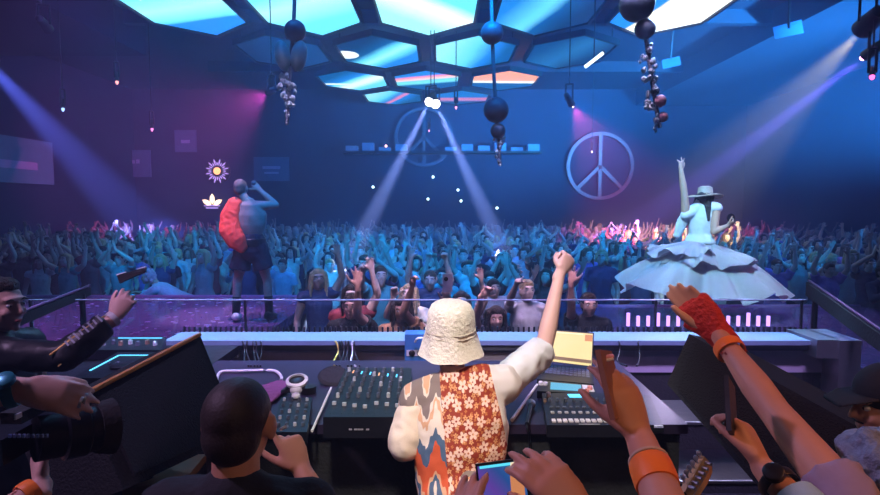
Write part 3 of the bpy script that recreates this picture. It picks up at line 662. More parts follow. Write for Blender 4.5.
# round paddle with white stick, stick right, microphone
c = PZ(334, 376, TZ + .03)
t = thing('round_paddle', 'black round paddle with a thin white handle, left of the mixer', 'paddle', (c.x, c.y, TZ))
mesh('disc', lathe(BM(), [(0, -.012), (.075, -.01), (.082, 0), (.070, .012), (0, .016)], c, 28, (.1, -.35, 1)), M_cloth, t)
mesh('handle', cyl(BM(), PZ(331, 388, TZ + .03), PZ(312, 431, TZ + .008), .0055), M_white, t)
t = thing('drumstick', 'slim white stick lying on the table right of the man in the bucket hat', 'stick', PZ(524, 402, TZ))
mesh('shaft', cyl(BM(), PZ(536, 386, TZ + .008), PZ(512, 420, TZ + .008), .006, .008), M_white, t)
mesh('tip', ell(BM(), PZ(537, 385, TZ + .009), (.007, .011, .007), seg=10), M_white, t)
c = PZ(531, 404, TZ + .022)
t = thing('microphone', 'silver-headed microphone lying on the table left of the control desk', 'microphone', (c.x, c.y, TZ))
mesh('grille', ell(BM(), c, (.022, .026, .022), seg=16), mat('mic_mesh', (.45, .5, .58), .3, .8, scale=220, bump=.5), t)
mesh('handle', cyl(BM(), c, PZ(527, 424, TZ + .014), .013, .009), M_gear, t)
tag(mesh('cable', tube(BM(), [PZ(527, 424, TZ + .01), PZ(527, 430, TZ + .006), PZ(530, 432, TZ - .02), V((P(529, 440, 2.23).x, 2.225, 1.45)), V((P(533, 440, 2.23).x, 2.225, 1.2))], .004), M_gear, None), 'thin dark cable dropping from the microphone over the table edge', 'cable')
# control desk right
t, T = device('control_desk', 'black control desk with a row of white keys behind the raised hand', 'control desk', [(542, 393), (612, 393), (654, 425), (547, 425)], .05)
for i in range(16):
    p = T(.07 + i * .056, .90); mesh('key', hexa(BM(), [p + V((sx, sy, 0)) for sx, sy in ((-.0075, -.011), (.0075, -.011), (.0075, .011), (-.0075, .011))], (0, 0, .007)), M_white, t, False)
for i in range(12):
    for j in range(2): p = T(.08 + i * .075, .50 + j * .16); mesh('key', hexa(BM(), [p + V((sx, sy, 0)) for sx, sy in ((-.007, -.006), (.007, -.006), (.007, .006), (-.007, .006))], (0, 0, .006)), M_knobl if j else M_knob, t, False)
for i in range(9): knob(t, T(.08 + i * .1, .28), .007, .014)
knob(t, T(.08, .12), .012, .02, M_knobl); knob(t, T(.02, .3), .008, .014, M_brown)
mesh('display', hexa(BM(), [T(.35, .06), T(.52, .06), T(.53, .16), T(.36, .16)], (0, 0, .003)), M_led, t, False)
strip(t, 'maker_mark', [T(.3, .985), T(.5, .985)], .002, M_knobl, .002)
t, T = device('control_desk', 'plain dark lid right of the keyed control desk', 'equipment lid', [(616, 395), (650, 395), (664, 428), (650, 428)], .02)
strip(t, 'edge_line', [T(0, .95), T(1, .95)], .004, M_knobl, .002)
# laptop
t = thing('laptop', 'open laptop with a pale yellow screen behind the control desk', 'laptop', PZ(566, 375, TZ))
q = [P(543, 329, 3.02), P(594, 333, 3.02), P(592.5, 367, 2.92), P(539.5, 360.5, 2.92)]
mesh('lid', hexa(BM(), q, (0, .012, 0)), M_gear, t, False)
cc = sum(q, V()) / 4; qi = [cc + (p - cc) * .95 - V((0, .003, 0)) for p in q]
sc = mesh('screen', hexa(BM(), qi, (0, .002, 0)), glow('laptop_screen', (1., .80, .36), 1.05), t, False)
def onq(u, v, o=.004): a = qi[0].lerp(qi[1], u); b = qi[3].lerp(qi[2], u); return a.lerp(b, v) - V((0, o, 0))
def patch(name, u0, v0, u1, v1, m, par): mesh(name, hexa(BM(), [onq(u0, v0), onq(u1, v0), onq(u1, v1), onq(u0, v1)], (0, .001, 0)), m, par, False)
patch('window_tile', .84, .04, .99, .24, glow('screen_orange', (.9, .35, .12), .9), sc)
patch('tool_bar', .22, .82, .99, .92, glow('screen_brown', (.35, .20, .08), .7), sc)
patch('menu_line', .02, .02, .8, .06, glow('screen_cream', (1, .9, .6), 1.1), sc)
b = [PZ(540, 363, TZ + .03), PZ(592.5, 369, TZ + .03), PZ(594, 384, TZ + .03), PZ(537, 379, TZ + .03)]
mesh('keyboard_base', hexa(BM(), b, (0, 0, -.028)), M_gear, t, False, bevel=.003)
bm = BM()
for j in range(4):
    for i in range(12):
        u0, u1, v0, v1 = .05 + i * .075, .05 + i * .075 + .058, .1 + j * .14, .1 + j * .14 + .1
        g = lambda u, v: b[0].lerp(b[1], u).lerp(b[3].lerp(b[2], u), v) + V((0, 0, .0005))
        hexa(bm, [g(u0, v0), g(u1, v0), g(u1, v1), g(u0, v1)], (0, 0, .002))
mesh('keys', bm, M_knob, t, False)
t, T = device('audio_interface', 'slim unit with a bright cyan strip display in front of the laptop', 'audio unit', [(539, 380), (594, 385), (597, 394), (537, 391)], .035)
mesh('strip_display', hexa(BM(), [T(.22, .15), T(.76, .15), T(.76, .8), T(.22, .8)], (0, 0, .002)), glow('cyan_strip', (.12, .55, .85), .9), t, False)
mesh('white_panel', hexa(BM(), [T(.78, .15), T(.97, .15), T(.97, .8), T(.78, .8)], (0, 0, .003)), M_white, t, False)
for u in (.05, .13): mesh('jack', lathe(BM(), [(0, 0), (.012, 0), (.012, .012), (.006, .016), (0, .016)], T(u, .4), 10), M_white, t)
knob(t, T(.9, .6), .013, .02, mat('pink_knob', (.8, .3, .25), .4)); knob(t, T(.84, .9), .01, .018, mat('pink_knob', (.8, .3, .25), .4))
# blue box on the ledge front
c = P(418, 350, 3.5)
t = thing('monitor_box', 'small blue box with two round dials against the ledge, left of the hat', 'control box', (c.x, 3.5, TZ))
a, b2 = P(405, 364, 3.45), P(432, 334, 3.45)
mesh('housing', box(BM(), (a.x, 3.44, TZ - .12), (b2.x, 3.56, b2.z)), mat('box_blue', (.04, .16, .36), .4, var=.15), t, False, bevel=.006)
for px in (412, 420): mesh('dial', lathe(BM(), [(0, 0), (.020, 0), (.020, .006), (.012, .012), (0, .012)], P(px, 353, 3.44), 16, (0, -1, 0)), M_black, t)
mesh('dial_plate', hexa(BM(), [P(406.5, 350, 3.437), P(427, 350, 3.437), P(427, 356, 3.437), P(406.5, 356, 3.437)], (0, .002, 0)), M_knobl, t, False)
mesh('carry_handle', tube(BM(), [P(415, 342, 3.42), P(417, 338, 3.40), P(423, 338, 3.40)], .007), M_white, t)
# cables at the ledge
def wires(cx, n, lab, extra=None):
    rnd = random.Random(int(cx)); t = thing('cable_bundle', lab, 'cables', P(cx, 350, 3.56), 0, None)
    for i in range(n):
        x = cx - 9 + 18 * i / (n - 1) + rnd.uniform(-1, 1); m = M_black
        if extra and i in extra: m = extra[i]
        mesh('wire', tube(BM(), [P(x + rnd.uniform(-2, 2), 341, 3.60), P(x, 342, 3.54), P(x + rnd.uniform(-3, 3), 352, 3.54), P(x + rnd.uniform(-5, 5), 362, 3.42), PZ(x + rnd.uniform(-8, 8), 366, TZ + .008)], .0055), m, t)
wires(345, 7, 'bundle of black and yellow cables over the ledge above the mixer', {0: mat('cable_yellow', (.7, .55, .1), .5), 5: M_white})
wires(252, 5, 'bundle of black cables over the ledge above the dark haired head')
wires(628, 2, 'two thin black cables over the ledge right of the laptop')
t = thing('plug_adapter', 'small white double plug block fixed on the ledge front near the left cables', 'plug block', P(232, 352, 3.6))
mesh('body', box(BM(), tuple(P(225, 358, 3.585)), tuple(P(241, 348, 3.66))), M_white, t, False, bevel=.004)
mesh('socket', box(BM(), tuple(P(229, 355, 3.58)), tuple(P(236, 351, 3.60))), M_knob, t, False)
tag(mesh('cable', tube(BM(), [PZ(216, 384, TZ + .01), PZ(218, 374, TZ + .012), PZ(222, 371, TZ + .012), PZ(240, 371, TZ + .012), PZ(268, 370, TZ + .012), PZ(277, 371, TZ + .012), PZ(282, 377, TZ + .012), PZ(281, 380, TZ + .012)], .008), M_white, None), 'white cable curving across the left of the table toward the headphones', 'cable')
# folded cloth on table
tag(solid('folded_cloth', loft(BM(), [PZ(262, 402, TZ + .012), PZ(270, 390, TZ + .018), PZ(283, 383, TZ + .012)], [(.05, .012), (.08, .018), (.05, .012)], side=(1, 0, 0)), mat('cloth_purple', (.25, .08, .20), .9, scale=50), None, .008, 2, .004, 20), 'crumpled purple cloth on the table behind the dark haired head', 'cloth')
# players at left
zp = TZ
t, T = device('media_player', 'black player with a lit blue outline, the nearer of two at far left', 'media player', [(118, 352), (176, 352), (138, 378), (72, 378)], .05, zp, None, 'players on the side counter')
strip(t, 'light_line', [T(.08, .75), T(.12, .15), T(.85, .15), T(.88, .6)], .004, M_led)
for i in range(5): knob(t, T(.2 + i * .13, .5), .01, .012, M_knob)
mesh('jog_wheel', lathe(BM(), [(0, 0), (.06, 0), (.06, .012), (.05, .016), (0, .016)], T(.5, .62), 28), M_dark, t)
t, T = device('media_player', 'black player with a line of copper and silver knobs, the farther at left', 'media player', [(100, 337), (166, 337), (160, 350), (80, 350)], .06, zp, None, 'players on the side counter')
for i in range(8): knob(t, T(.1 + i * .115, .55 + .1 * (i % 2)), .014, .026, (M_brown, M_knobl, M_knob)[i % 3])
strip(t, 'light_line', [T(.3, .1), T(.95, .1)], .004, M_led)
# step shelves at right of the table
t = thing('side_shelf', 'dark stepped shelf with thin metal edges right of the table', 'shelf', (1.9, 3.0, FZ))
for k, (y0, z) in enumerate(((2.95, 1.38), (2.62, 1.22))):
    mesh('board', box(BM(), (1.06, y0, z - .03), (3.1, y0 + .34, z)), M_gear, t, False); mesh('edge', box(BM(), (1.06, y0 - .012, z - .012), (3.1, y0, z + .002)), M_steel, t, False)
mesh('upright', box(BM(), (3.02, 2.66, FZ), (3.09, 3.25, 1.36)), mat('panel_paint', (.5, .44, .6)), t, False); mesh('upright', box(BM(), (1.08, 2.66, FZ), (1.14, 3.25, 1.36)), M_gear, t, False)
# ---- loudspeakers ------------------------------------------------------------------------
def speaker(pts, off, lab, edge=None, gpts=None):
    q = [P(*p) for p in pts]; c = sum(q, V()) / len(q)
    t = thing('monitor_speaker', lab, 'loudspeaker', (c.x, c.y, FZ)); off = V(off)
    mesh('cabinet', hexa(BM(), q, off), M_cab, t, False, bevel=.008)
    nrm = (q[1] - q[0]).cross(q[2] - q[0]).normalized(); nrm = nrm if nrm.y < 0 else -nrm
    g = [c + (p - c) * .86 + nrm * .001 for p in q] if gpts is None else [P(*p) for p in gpts]
    g = [p + nrm * .004 for p in g]
    mesh('grille', hexa(BM(), g, nrm * .012), M_grille, t, False, bevel=.003)
    if edge:
        a, b = q[edge[0]], q[edge[1]]; mesh('painted_amber_light', cyl(BM(), a.lerp(b, edge[2]) + nrm * .006 + V((0, 0, .003)), a.lerp(b, .985) + nrm * .006 + V((0, 0, .003)), .009, n=8), M_amberlight, t)
    lo = min(p.z for p in q); cc = c + off * .5
    bm = BM(); cyl(bm, V((cc.x, cc.y, FZ + .03)), V((cc.x, cc.y, c.z)), .035, n=12); box(bm, (cc.x - .22, cc.y - .22, FZ), (cc.x + .22, cc.y + .22, FZ + .03)); mesh('stand', bm, M_dark, t, False)
    return t
speaker([(200, 335, 2.16), (223, 392, 2.08), (203, 452, 1.84), (124, 490, 1.52), (82, 397, 1.64)], (-.25, .05, -.10), 'big black wedge loudspeaker with amber light painted along one edge, behind the dark haired man', (4, 0, .02))
speaker([(689, 334, 2.14), (860, 428, 1.66), (838, 520, 1.55), (770, 500, 1.66), (667, 384, 2.1)], (.22, .08, -.06), 'big black wedge loudspeaker between the raised arm and the right end of the ledge')
t = thing('flight_case', 'low black case with amber light painted on its lid, below the left loudspeaker', 'case', (P(165, 470, 1.9).x, 1.9, FZ))
q = [P(160, 455, 2.15), P(206, 454, 2.15), P(183, 482, 1.8), P(122, 488, 1.8)]
mesh('lid', hexa(BM(), q, (0, 0, -.03)), mat('case_amber_light', (.35, .14, .035), .6, var=.3), t, False); mesh('body', hexa(BM(), [p - V((0, 0, .031)) for p in q], (0, 0, -(q[3].z - .031 - FZ))), M_gear, t, False)  # the lid colour carries painted orange light
# ---- hand-held camera at lower left ---------------------------------------------------------
c = P(40, 428, 1.2)
t = thing('video_camera', 'bulky black camera held in the lower left corner under a hand with rings', 'camera', c)
mesh('camera_body', box(BM(), tuple(P(-40, 466, 1.14)), tuple(P(54, 412, 1.30))), M_gear, t, False, bevel=.012)
a = P(46, 437, 1.22); ax = (P(98, 428, 1.30) - a).normalized()
mesh('lens_barrel', lathe(BM(), [(0, -.02), (.050, -.02), (.050, .03), (.058, .034), (.058, .075), (.052, .08), (.052, .10), (.056, .103), (.056, .118), (.044, .12), (.040, .10), (0, .098)], a, 32, ax), M_gear, t)
mesh('lens_hood', lathe(BM(), [(.058, .10), (.066, .135), (.062, .135), (.054, .10), (.058, .10)], a, 32, ax), M_cloth, t)
mesh('top_plate', box(BM(), tuple(P(0, 413, 1.15)), tuple(P(60, 404, 1.27))), M_cloth, t, False, bevel=.01)
bm = BM()
for i in range(9):
    x = 8 + i * 4.6; hexa(bm, [P(x, 438, 1.136), P(x + 2.6, 438, 1.136), P(x + 2.6, 434.5, 1.136), P(x, 434.5, 1.136)], (0, .004, 0))
mesh('side_mark', bm, mat('mark_blue', (.15, .2, .4), .5), t, False)
mesh('hot_shoe', box(BM(), tuple(P(14, 420, 1.132)), tuple(P(22, 412, 1.15))), M_knobl, t, False)
# ---- guitar ----------------------------------------------------------------------------------
tip, nut = P(710, 464, 1.35), P(690, 494, 1.30); ax = (nut - tip).normalized(); sd = ax.cross(V((0, 1, .2))).normalized(); fr = sd.cross(ax).normalized()
if fr.y > 0: fr = -fr
t = thing('electric_guitar', 'electric guitar with a maple headstock held up among the crowd at lower right', 'guitar', tip + ax * .9)
M_maple = mat('maple', (.62, .40, .18), .4, var=.15, scale=30)
L_ = (nut - tip).length
def gp(u, s, f=0): return tip + ax * (u * L_) + sd * s - fr * f
hs = [gp(0, -.012), gp(-.04, .006), gp(.05, .022), gp(.35, .030), gp(.8, .030), gp(1.15, .020), gp(1.15, -.018), gp(.9, -.022), gp(.3, -.026), gp(.05, -.030)]
mesh('headstock', hexa(BM(), hs, -fr * .014), M_maple, t, False, bevel=.002)
sgn = 1 if (sd.x < 0) else -1
for i in range(6):
    o = gp(.12 + i * .16, .016 * sgn, -.004); e = gp(.12 + i * .16, .046 * sgn, .004)
    mesh('tuning_peg', cyl(BM(), o - fr * .006, o + fr * .012, .0045, n=8), M_steel, t); k = mesh('peg_button', ell(BM(), e, (.008, .006, .006), sd, ax, 10), M_steel, t)
    mesh('peg_shaft', cyl(BM(), gp(.12 + i * .16, .028 * sgn, .007), e, .0025, n=6), M_steel, t)
mesh('neck', loft(BM(), [gp(1.1, 0, .01), gp(1.1, 0, .01) + ax * .62], [(.021, .011), (.027, .012)], side=sd, cap='flat'), M_maple, t)
mesh('fretboard', loft(BM(), [gp(1.12, 0, -.001), gp(1.1, 0, -.001) + ax * .62], [(.021, .003), (.027, .003)], side=sd, cap='flat', n=8), M_dark, t)
bc = gp(1.1, 0, .01) + ax * .76
bm = BM(); ell(bm, bc + ax * .08, (.17, .14, .022), sd, ax, 24); ell(bm, bc - ax * .09, (.13, .12, .022), sd, ax, 20); ell(bm, bc - ax * .17 + sd * .10, (.03, .08, .018), sd, ax, 12)
solid('guitar_body', bm, mat('guitar_red', (.35, .03, .02), .25, coat=.8), t, .010, 2)
mesh('strings', cyl(BM(), gp(.2, 0, -.008), bc + ax * .1 + fr * .03, .001, n=4), M_steel, t)
# ================================================================== people in the booth
M_hairb = mat('hair_dark', (.035, .022, .018), .55, var=.5, scale=90, bump=.8)
M_buzz = mat('hair_buzzed', (.030, .020, .018), .6, var=.35, scale=140, bump=.15)
M_hairg = mat('hair_bluegrey', (.20, .27, .38), .6, var=.5, scale=60, bump=.8)
M_tee = mat('tee_black', (.010, .012, .018), .85, var=.3, scale=30, bump=.3)
M_jean = mat('trouser_dark', (.015, .018, .03), .85, var=.3, scale=60)
M_shoe = mat('shoe_dark', (.03, .03, .035), .5)
M_orange = mat('wristband_orange', (1., .24, .03), .45, var=.08, scale=40)
M_orangemark = mat('wristband_mark', (.35, .05, .02), .5)
M_creamhat = mat('hat_cream', (.90, .84, .72), .9, var=.05, scale=70, bump=.5, sheen=.3)
def person(lab, J, cat='person', female=False, skin=None, hairst='short', hairm=None, top=None, tm=None, pants=True, pm=None, vox=.009, ears=True, group=None, sm=3, fat=1., shoes=True, hairJ=None):
    c = (J['anL'] + J['anR']) / 2
    t = thing('person', lab, cat, (c.x, c.y, J['anL'].z - .08 * J['s']), 0, group)
    solid('body', body(J, female, ears, fat), skin or M_skin, t, vox, sm)
    if hairst: solid('hair', hair(hairJ or J, hairst), hairm or (M_buzz if hairst == 'crop' else M_hairb), t, .007, 2, .0 if hairst == 'crop' else .003, 30)
    if top: solid('shirt', shirt(J, **top), tm or M_tee, t, .011, 3, .006, 9)
    if pants: solid('trousers', trousers(J), pm or M_jean, t, .013, 3, .005, 9)
    if shoes:
        for q in 'LR':
            mesh('shoe', loft(BM(), [J['an' + q] + V((0, 0, -.03)) - (J['toe' + q] - J['an' + q]) * .35, J['an' + q].lerp(J['toe' + q], .55) - V((0, 0, .012)), J['toe' + q] + (J['toe' + q] - J['an' + q]) * .1], [(.046, .045), (.052, .044), (.05, .03)], side=J['r']), M_shoe, t)
    return t
def band(t, name, a, b, f, r, w, m, marks=None):
    """ring of width w round a limb a->b at fraction f"""
    a, b = V(a), V(b); p = a.lerp(b, f); ax = (b - a).normalized()
    o = mesh(name, lathe(BM(), [(r, -w), (r + .0012, -w * .6), (r + .0012, w * .6), (r, w), (r - .003, w), (r - .003, -w), (r, -w)], p, 32, ax), m, t)
    if marks:
        x = ax.cross(V((0, 1, 0))).normalized(); y = -V((0, 1, 0)); bm = BM()
        for k in range(-4, 5):
            if k in (0,): continue
            an = R(k * 13); n = (x * math.sin(an) + y * math.cos(an)).normalized(); s = ax.cross(n).normalized() * .0022
            hexa(bm, [p + n * (r + .0035) - s - ax * w * .35, p + n * (r + .0035) + s - ax * w * .35, p + n * (r + .0035) + s + ax * w * .35, p + n * (r + .0035) - s + ax * w * .35], n * .0012)
        mesh('band_marks', bm, marks, o, False)
    return o
def watch(t, a, b, f, r, m, face=None, fn=None):
    o = band(t, 'watch_strap', a, b, f, r, .010, m); a, b = V(a), V(b); p = a.lerp(b, f); ax = (b - a).normalized(); n = V(fn or (0, -1, .4)); n = (n - ax * n.dot(ax)).normalized()
    mesh('watch_case', lathe(BM(), [(0, -.003), (.019, -.003), (.019, .008), (.016, .010), (0, .010)], p + n * r, 20, n), face or m, o); return o
def setarm(J, q, el, wr, hd=None, hn=None, sh=None, **hp):
    J['el' + q], J['wr' + q] = V(el), V(wr)
    if sh is not None: J['sh' + q] = V(sh)
    if hd is not None: J['hd' + q] = V(hd)
    if hn is not None: J['hn' + q] = V(hn)
    J['hp' + q] = {'th': 1 if q == 'R' else -1, **hp}
for_all = {'th': 1}
def J0(*a, **k):
    J = joints(*a, **k); J['hpR'] = {'th': 1}; J['hpL'] = {'th': -1}; return J
# ---- the man in the bucket hat ---------------------------------------------------------------
J = J0(FZ, .93, R(0), (.10, 1.97), lean=R(33))
hc = P(451, 348, 2.27); J['head'] = hc; J['hf'] = V((.02, .92, -.30)); J['neck'] = P(456, 384, 2.22); J['sh'] = P(460, 397, 2.17); J['chest'] = P(460, 432, 2.10); J['waist'] = P(459, 482, 2.03)
J['shR'] = P(500, 384, 2.22); J['shL'] = P(419, 401, 2.16)
setarm(J, 'R', P(544, 347, 2.40), P(560, 273, 2.50), P(574, 250, 2.54) - P(560, 273, 2.50), (-.35, .9, .1), curl=(78, 82, 84, 84), spread=0, thumb=(.2, .5, .8), tcurl=35, size=1.0)
setarm(J, 'L', P(406, 444, 2.06), P(428, 424, 2.36), (.3, 1, -.1), (0, .1, -1), curl=(30, 35, 40, 45))
dj = thing('person', 'man in a cream bucket hat and patchwork patterned shirt raising his right fist', 'person', (.10, 1.97, FZ))
solid('body', body(J), M_skinp, dj, .006, 3)
solid('hair', hair(J, 'short'), mat('hair_auburn', (.10, .03, .02), .6, var=.5, scale=90, bump=.8), dj, .007, 2, .004, 30)
# hat
ax = V((0, -.12, 1)).normalized(); hcc = P(450.5, 331, 2.26)
prof = [(0, .118), (.045, .116), (.072, .104), (.086, .078), (.092, .03), (.094, .0), (.105, -.035), (.122, -.078), (.126, -.083), (.120, -.084), (.098, -.03), (.088, .0), (.084, .06), (.05, .10), (0, .105)]
bm = lathe(BM(), [(a * 1.08, b * 1.08) for a, b in prof], hcc, 56, ax)
for v in bm.verts:
    q = v.co - hcc; a = math.atan2(q.y, q.x); h = q.dot(ax)
    v.co += (q - ax * h).normalized() * ((.0035 * math.sin(a * 7 + h * 30) + .003 * math.sin(a * 3 + 1)) * (1.5 if h < -.02 else .7)) if (q - ax * h).length > .02 else V()
hat = mesh('bucket_hat', bm, M_creamhat, dj); hat['label'] = 'cream cotton bucket hat'
bm = BM()
for h, r in ((-.005, .1036), (.012, .1022)):
    pr = [(r, -.0015), (r + .0022, 0), (r, .0015), (r - .002, 0), (r, -.0015)]; lathe(bm, [(a, b + h) for a, b in pr], hcc, 48, ax)
mesh('hat_seam', bm, mat('seam_tan', (.62, .54, .42), .9), hat)
# shirt materials
def shirt_mat():
    m = bpy.data.materials.new('patchwork_print'); m.use_nodes = True; nt = m.node_tree; L = nt.links.new; b = nt.nodes['Principled BSDF']; b.inputs['Roughness'].default_value = .8
    tc = nn(nt, 'ShaderNodeTexCoord'); sp = nn(nt, 'ShaderNodeSeparateXYZ'); L(tc.outputs['Object'], sp.inputs[0]); X, Z = sp.outputs[0], sp.outputs[2]
    nz = nn(nt, 'ShaderNodeTexNoise'); nz.inputs['Scale'].default_value = 9; L(tc.outputs['Object'], nz.inputs['Vector'])
    # brush-edged woven bands
    tri = mth(nt, 'PINGPONG', X, .038); tri2 = mth(nt, 'MULTIPLY', tri, -2.3); tri3 = mth(nt, 'MULTIPLY', mth(nt, 'PINGPONG', mth(nt, 'ADD', X, .01), .009), 1.6)
    f = mth(nt, 'ADD', mth(nt, 'ADD', Z, tri2), mth(nt, 'ADD', tri3, mth(nt, 'MULTIPLY_ADD', nz.outputs['Fac'], .16, -.05)))
    f = mth(nt, 'ADD', f, mth(nt, 'MULTIPLY', X, -.35))
    g = mth(nt, 'MULTIPLY', mth(nt, 'SUBTRACT', f, .80), 1 / .60)
    cr, gr, tn, rd, sl = (.78, .70, .58), (.24, .19, .17), (.72, .42, .24), (.62, .10, .03), (.07, .13, .22)
    rp = ramp(nt, [(0, cr), (.05, rd), (.12, tn), (.18, cr), (.24, sl), (.29, tn), (.33, rd), (.47, sl), (.56, cr), (.66, tn), (.70, cr), (.73, gr), (.86, cr), (.89, tn), (.95, gr)], True); L(g, rp.inputs['Fac'])
    # floral panel
    def flowers(scale, rad, seed, k):
        vo = nn(nt, 'ShaderNodeTexVoronoi', voronoi_dimensions='2D'); vo.inputs['Scale'].default_value = scale; vo.inputs['Randomness'].default_value = .75
        cb = nn(nt, 'ShaderNodeCombineXYZ'); L(mth(nt, 'ADD', X, seed), cb.inputs[0]); L(Z, cb.inputs[1]); L(cb.outputs[0], vo.inputs['Vector'])
        sb = nn(nt, 'ShaderNodeVectorMath', operation='SUBTRACT'); L(cb.outputs[0], sb.inputs[0]); L(vo.outputs['Position'], sb.inputs[1])
        s2 = nn(nt, 'ShaderNodeSeparateXYZ'); L(sb.outputs[0], s2.inputs[0])
        a = mth(nt, 'ADD', mth(nt, 'ARCTAN2', s2.outputs[1], s2.outputs[0]), mth(nt, 'MULTIPLY', vo.outputs['Color'], 3.0))
        pet = mth(nt, 'MULTIPLY_ADD', mth(nt, 'ABSOLUTE', mth(nt, 'COSINE', mth(nt, 'MULTIPLY', a, k))), rad * .62, rad * .38)
        r = vo.outputs['Distance']; inside = mth(nt, 'LESS_THAN', r, pet); core = mth(nt, 'GREATER_THAN', r, rad * .2)
        return mth(nt, 'MULTIPLY', inside, core)
    f1 = flowers(22, .41, 0, 2.5); f2 = flowers(36, .34, 3.3, 2.5); f3 = flowers(55, .30, 7.1, 2.)
    base = nn(nt, 'ShaderNodeMix', data_type='RGBA'); base.inputs[6].default_value = (.36, .035, .012, 1); base.inputs[7].default_value = (.22, .03, .012, 1); L(nz.outputs['Fac'], base.inputs[0])
    o = base.outputs[2]
    for q, c in ((f3, (.55, .20, .06)), (f2, (.70, .36, .16)), (f1, (.85, .62, .50))):
        mx = nn(nt, 'ShaderNodeMix', data_type='RGBA'); L(q, mx.inputs[0]); L(o, mx.inputs[6]); mx.inputs[7].default_value = (*c, 1); o = mx.outputs[2]
    left = mth(nt, 'GREATER_THAN', mth(nt, 'ADD', X, mth(nt, 'MULTIPLY', Z, .10)), -.098 + .125)
    mx = nn(nt, 'ShaderNodeMix', data_type='RGBA'); L(left, mx.inputs[0]); L(rp.outputs['Color'], mx.inputs[6]); L(o, mx.inputs[7])
    right = mth(nt, 'GREATER_THAN', mth(nt, 'ADD', X, mth(nt, 'MULTIPLY', Z, .22)), .385)
    m2 = nn(nt, 'ShaderNodeMix', data_type='RGBA'); L(right, m2.inputs[0]); L(mx.outputs[2], m2.inputs[6]); m2.inputs[7].default_value = (.72, .70, .68, 1)
    L(m2.outputs[2], b.inputs['Base Color'])
    return m
bm = BM(); s = J['s']
torso_b(bm, J, .034, hem=-.16)
loft(bm, [J['sh'] + V((0, 0, .02)), J['shL'].lerp(J['sh'], .2), J['shL']], [(.08, .07), .075, .073])
loft(bm, [J['sh'] + V((0, 0, .02)), J['shR'].lerp(J['sh'], .3) - V((0, 0, .02)), J['shR'] - V((.02, 0, .03))], [(.08, .07), .075, .07])
sh = solid('shirt', bm, shirt_mat(), dj, .008, 5, .007, 8); sh['label'] = 'patchwork shirt, woven bands on the left and rust floral on the right'
M_sleeveL = mat('sleeve_cream', (.78, .68, .55), .85, var=.12, scale=12, bump=.2); M_sleeveR = mat('sleeve_pale', (.74, .78, .82), .85, var=.08, scale=12, bump=.2)
bm = BM(); e = J['shL'].lerp(J['elL'], .98); loft(bm, [J['shL'] + V((.02, 0, .005)), J['shL'].lerp(e, .45) + V((-.010, 0, 0)), e + V((-.004, 0, 0))], [.062, .064, .062], n=18, cap='round'); loft(bm, [e, e.lerp(J['wrL'], .35)], [.060, .058], cap='flat')
solid('sleeve', bm, M_sleeveL, sh, .008, 3, .008, 10)
bm = BM(); e = J['shR'].lerp(J['elR'], .93); loft(bm, [J['shR'] - V((.02, 0, .03)), J['shR'].lerp(e, .5) - V((0, 0, .016)), e.lerp(J['elR'], .6) - V((-.0, 0, .010))], [.068, (.070, .080), (.058, .072)], n=18, cap='flat'); ell(bm, J['shR'] - V((.02, 0, .03)), (.066,) * 3)
solid('sleeve', bm, M_sleeveR, sh, .008, 3, .008, 10)
solid('trousers', trousers(J, .02), mat('trouser_tan', (.25, .2, .16), .85), dj, .014, 3, .005, 9)
for q in 'LR': mesh('shoe', loft(BM(), [J['an' + q] + V((0, 0, -.03)) - (J['toe' + q] - J['an' + q]) * .35, J['an' + q].lerp(J['toe' + q], .55) - V((0, 0, .012)), J['toe' + q]], [(.046, .045), (.052, .044), (.05, .03)], side=J['r']), M_white, dj)
# ---- dark haired man seen from behind -----------------------------------------------------------
hd = P(239, 426, 1.20); s = (hd.z - FZ) / 1.615
J = J0(FZ, s, R(0), (hd.x, hd.y - .03)); J['head'] = hd; J['hf'] = V((.03, 1, -.12))
for q, x in (('L', -.145), ('R', .155)): J['sh' + q] = J['sh'] + V((x, .0, .02))
setarm(J, 'R', P(345, 545, 1.30), P(302, 470, 1.42), P(289, 440, 1.45) - P(302, 470, 1.42), (-.6, .6, 0), curl=(6, 60, 72, 78), thumb=(.5, .6, .3), spread=3, size=.95)
setarm(J, 'L', J['elL'], J['wrL'])
m1 = person('man with dark cropped hair and black tee seen from behind, bottom left of centre', J, skin=M_skinr, hairst='crop', top=dict(g=.016, sl=.8, hem=-.08), vox=.006)
mesh('ring', lathe(BM(), [(.012, -.003), (.013, 0), (.012, .003), (.009, 0), (.012, -.003)], J['wrR'] + J['hdR'].normalized() * .12, 14, J['hdR']), M_steel, m1)
# ---- woman at the far left ----------------------------------------------------------------------
hd = P(1, 306, 2.3); s = (hd.z - FZ) / 1.615
J = J0(FZ, s, R(-93), (hd.x - .035 * s, hd.y)); J['head'] = hd; J['hf'] = V((1, -.22, -.02)); J['hu'] = V((.03, 0, 1))
J['shR'] = P(0, 354, 2.24)
setarm(J, 'R', P(64, 357, 2.20), P(114, 318, 2.36), P(134, 288, 2.42) - P(114, 318, 2.36), (-.35, .9, -.2), curl=(25, 30, 35, 40), spread=8, thumb=(.5, .8, .3))
Jh = dict(J); Jh['head'] = hd - J['hf'].normalized() * .012 + V((0, 0, .002))
w = person('dark haired woman in profile at the left edge, gold piped black jacket, arm reaching out', J, female=True, skin=M_skinp, hairst='short', hairm=M_hairb, hairJ=Jh, vox=.006, top=dict(g=.018, sl=.3, slR=1.82, hem=-.1), tm=mat('jacket_black', (.012, .014, .02), .45, var=.2, scale=20, bump=.2))
eyes(J, w)
solid('hair_back', ell(BM(), hd - J['hf'] * .10 - V((0, 0, .02)), (.06, .07, .08)), M_hairb, w, .008, 2, .003, 30)
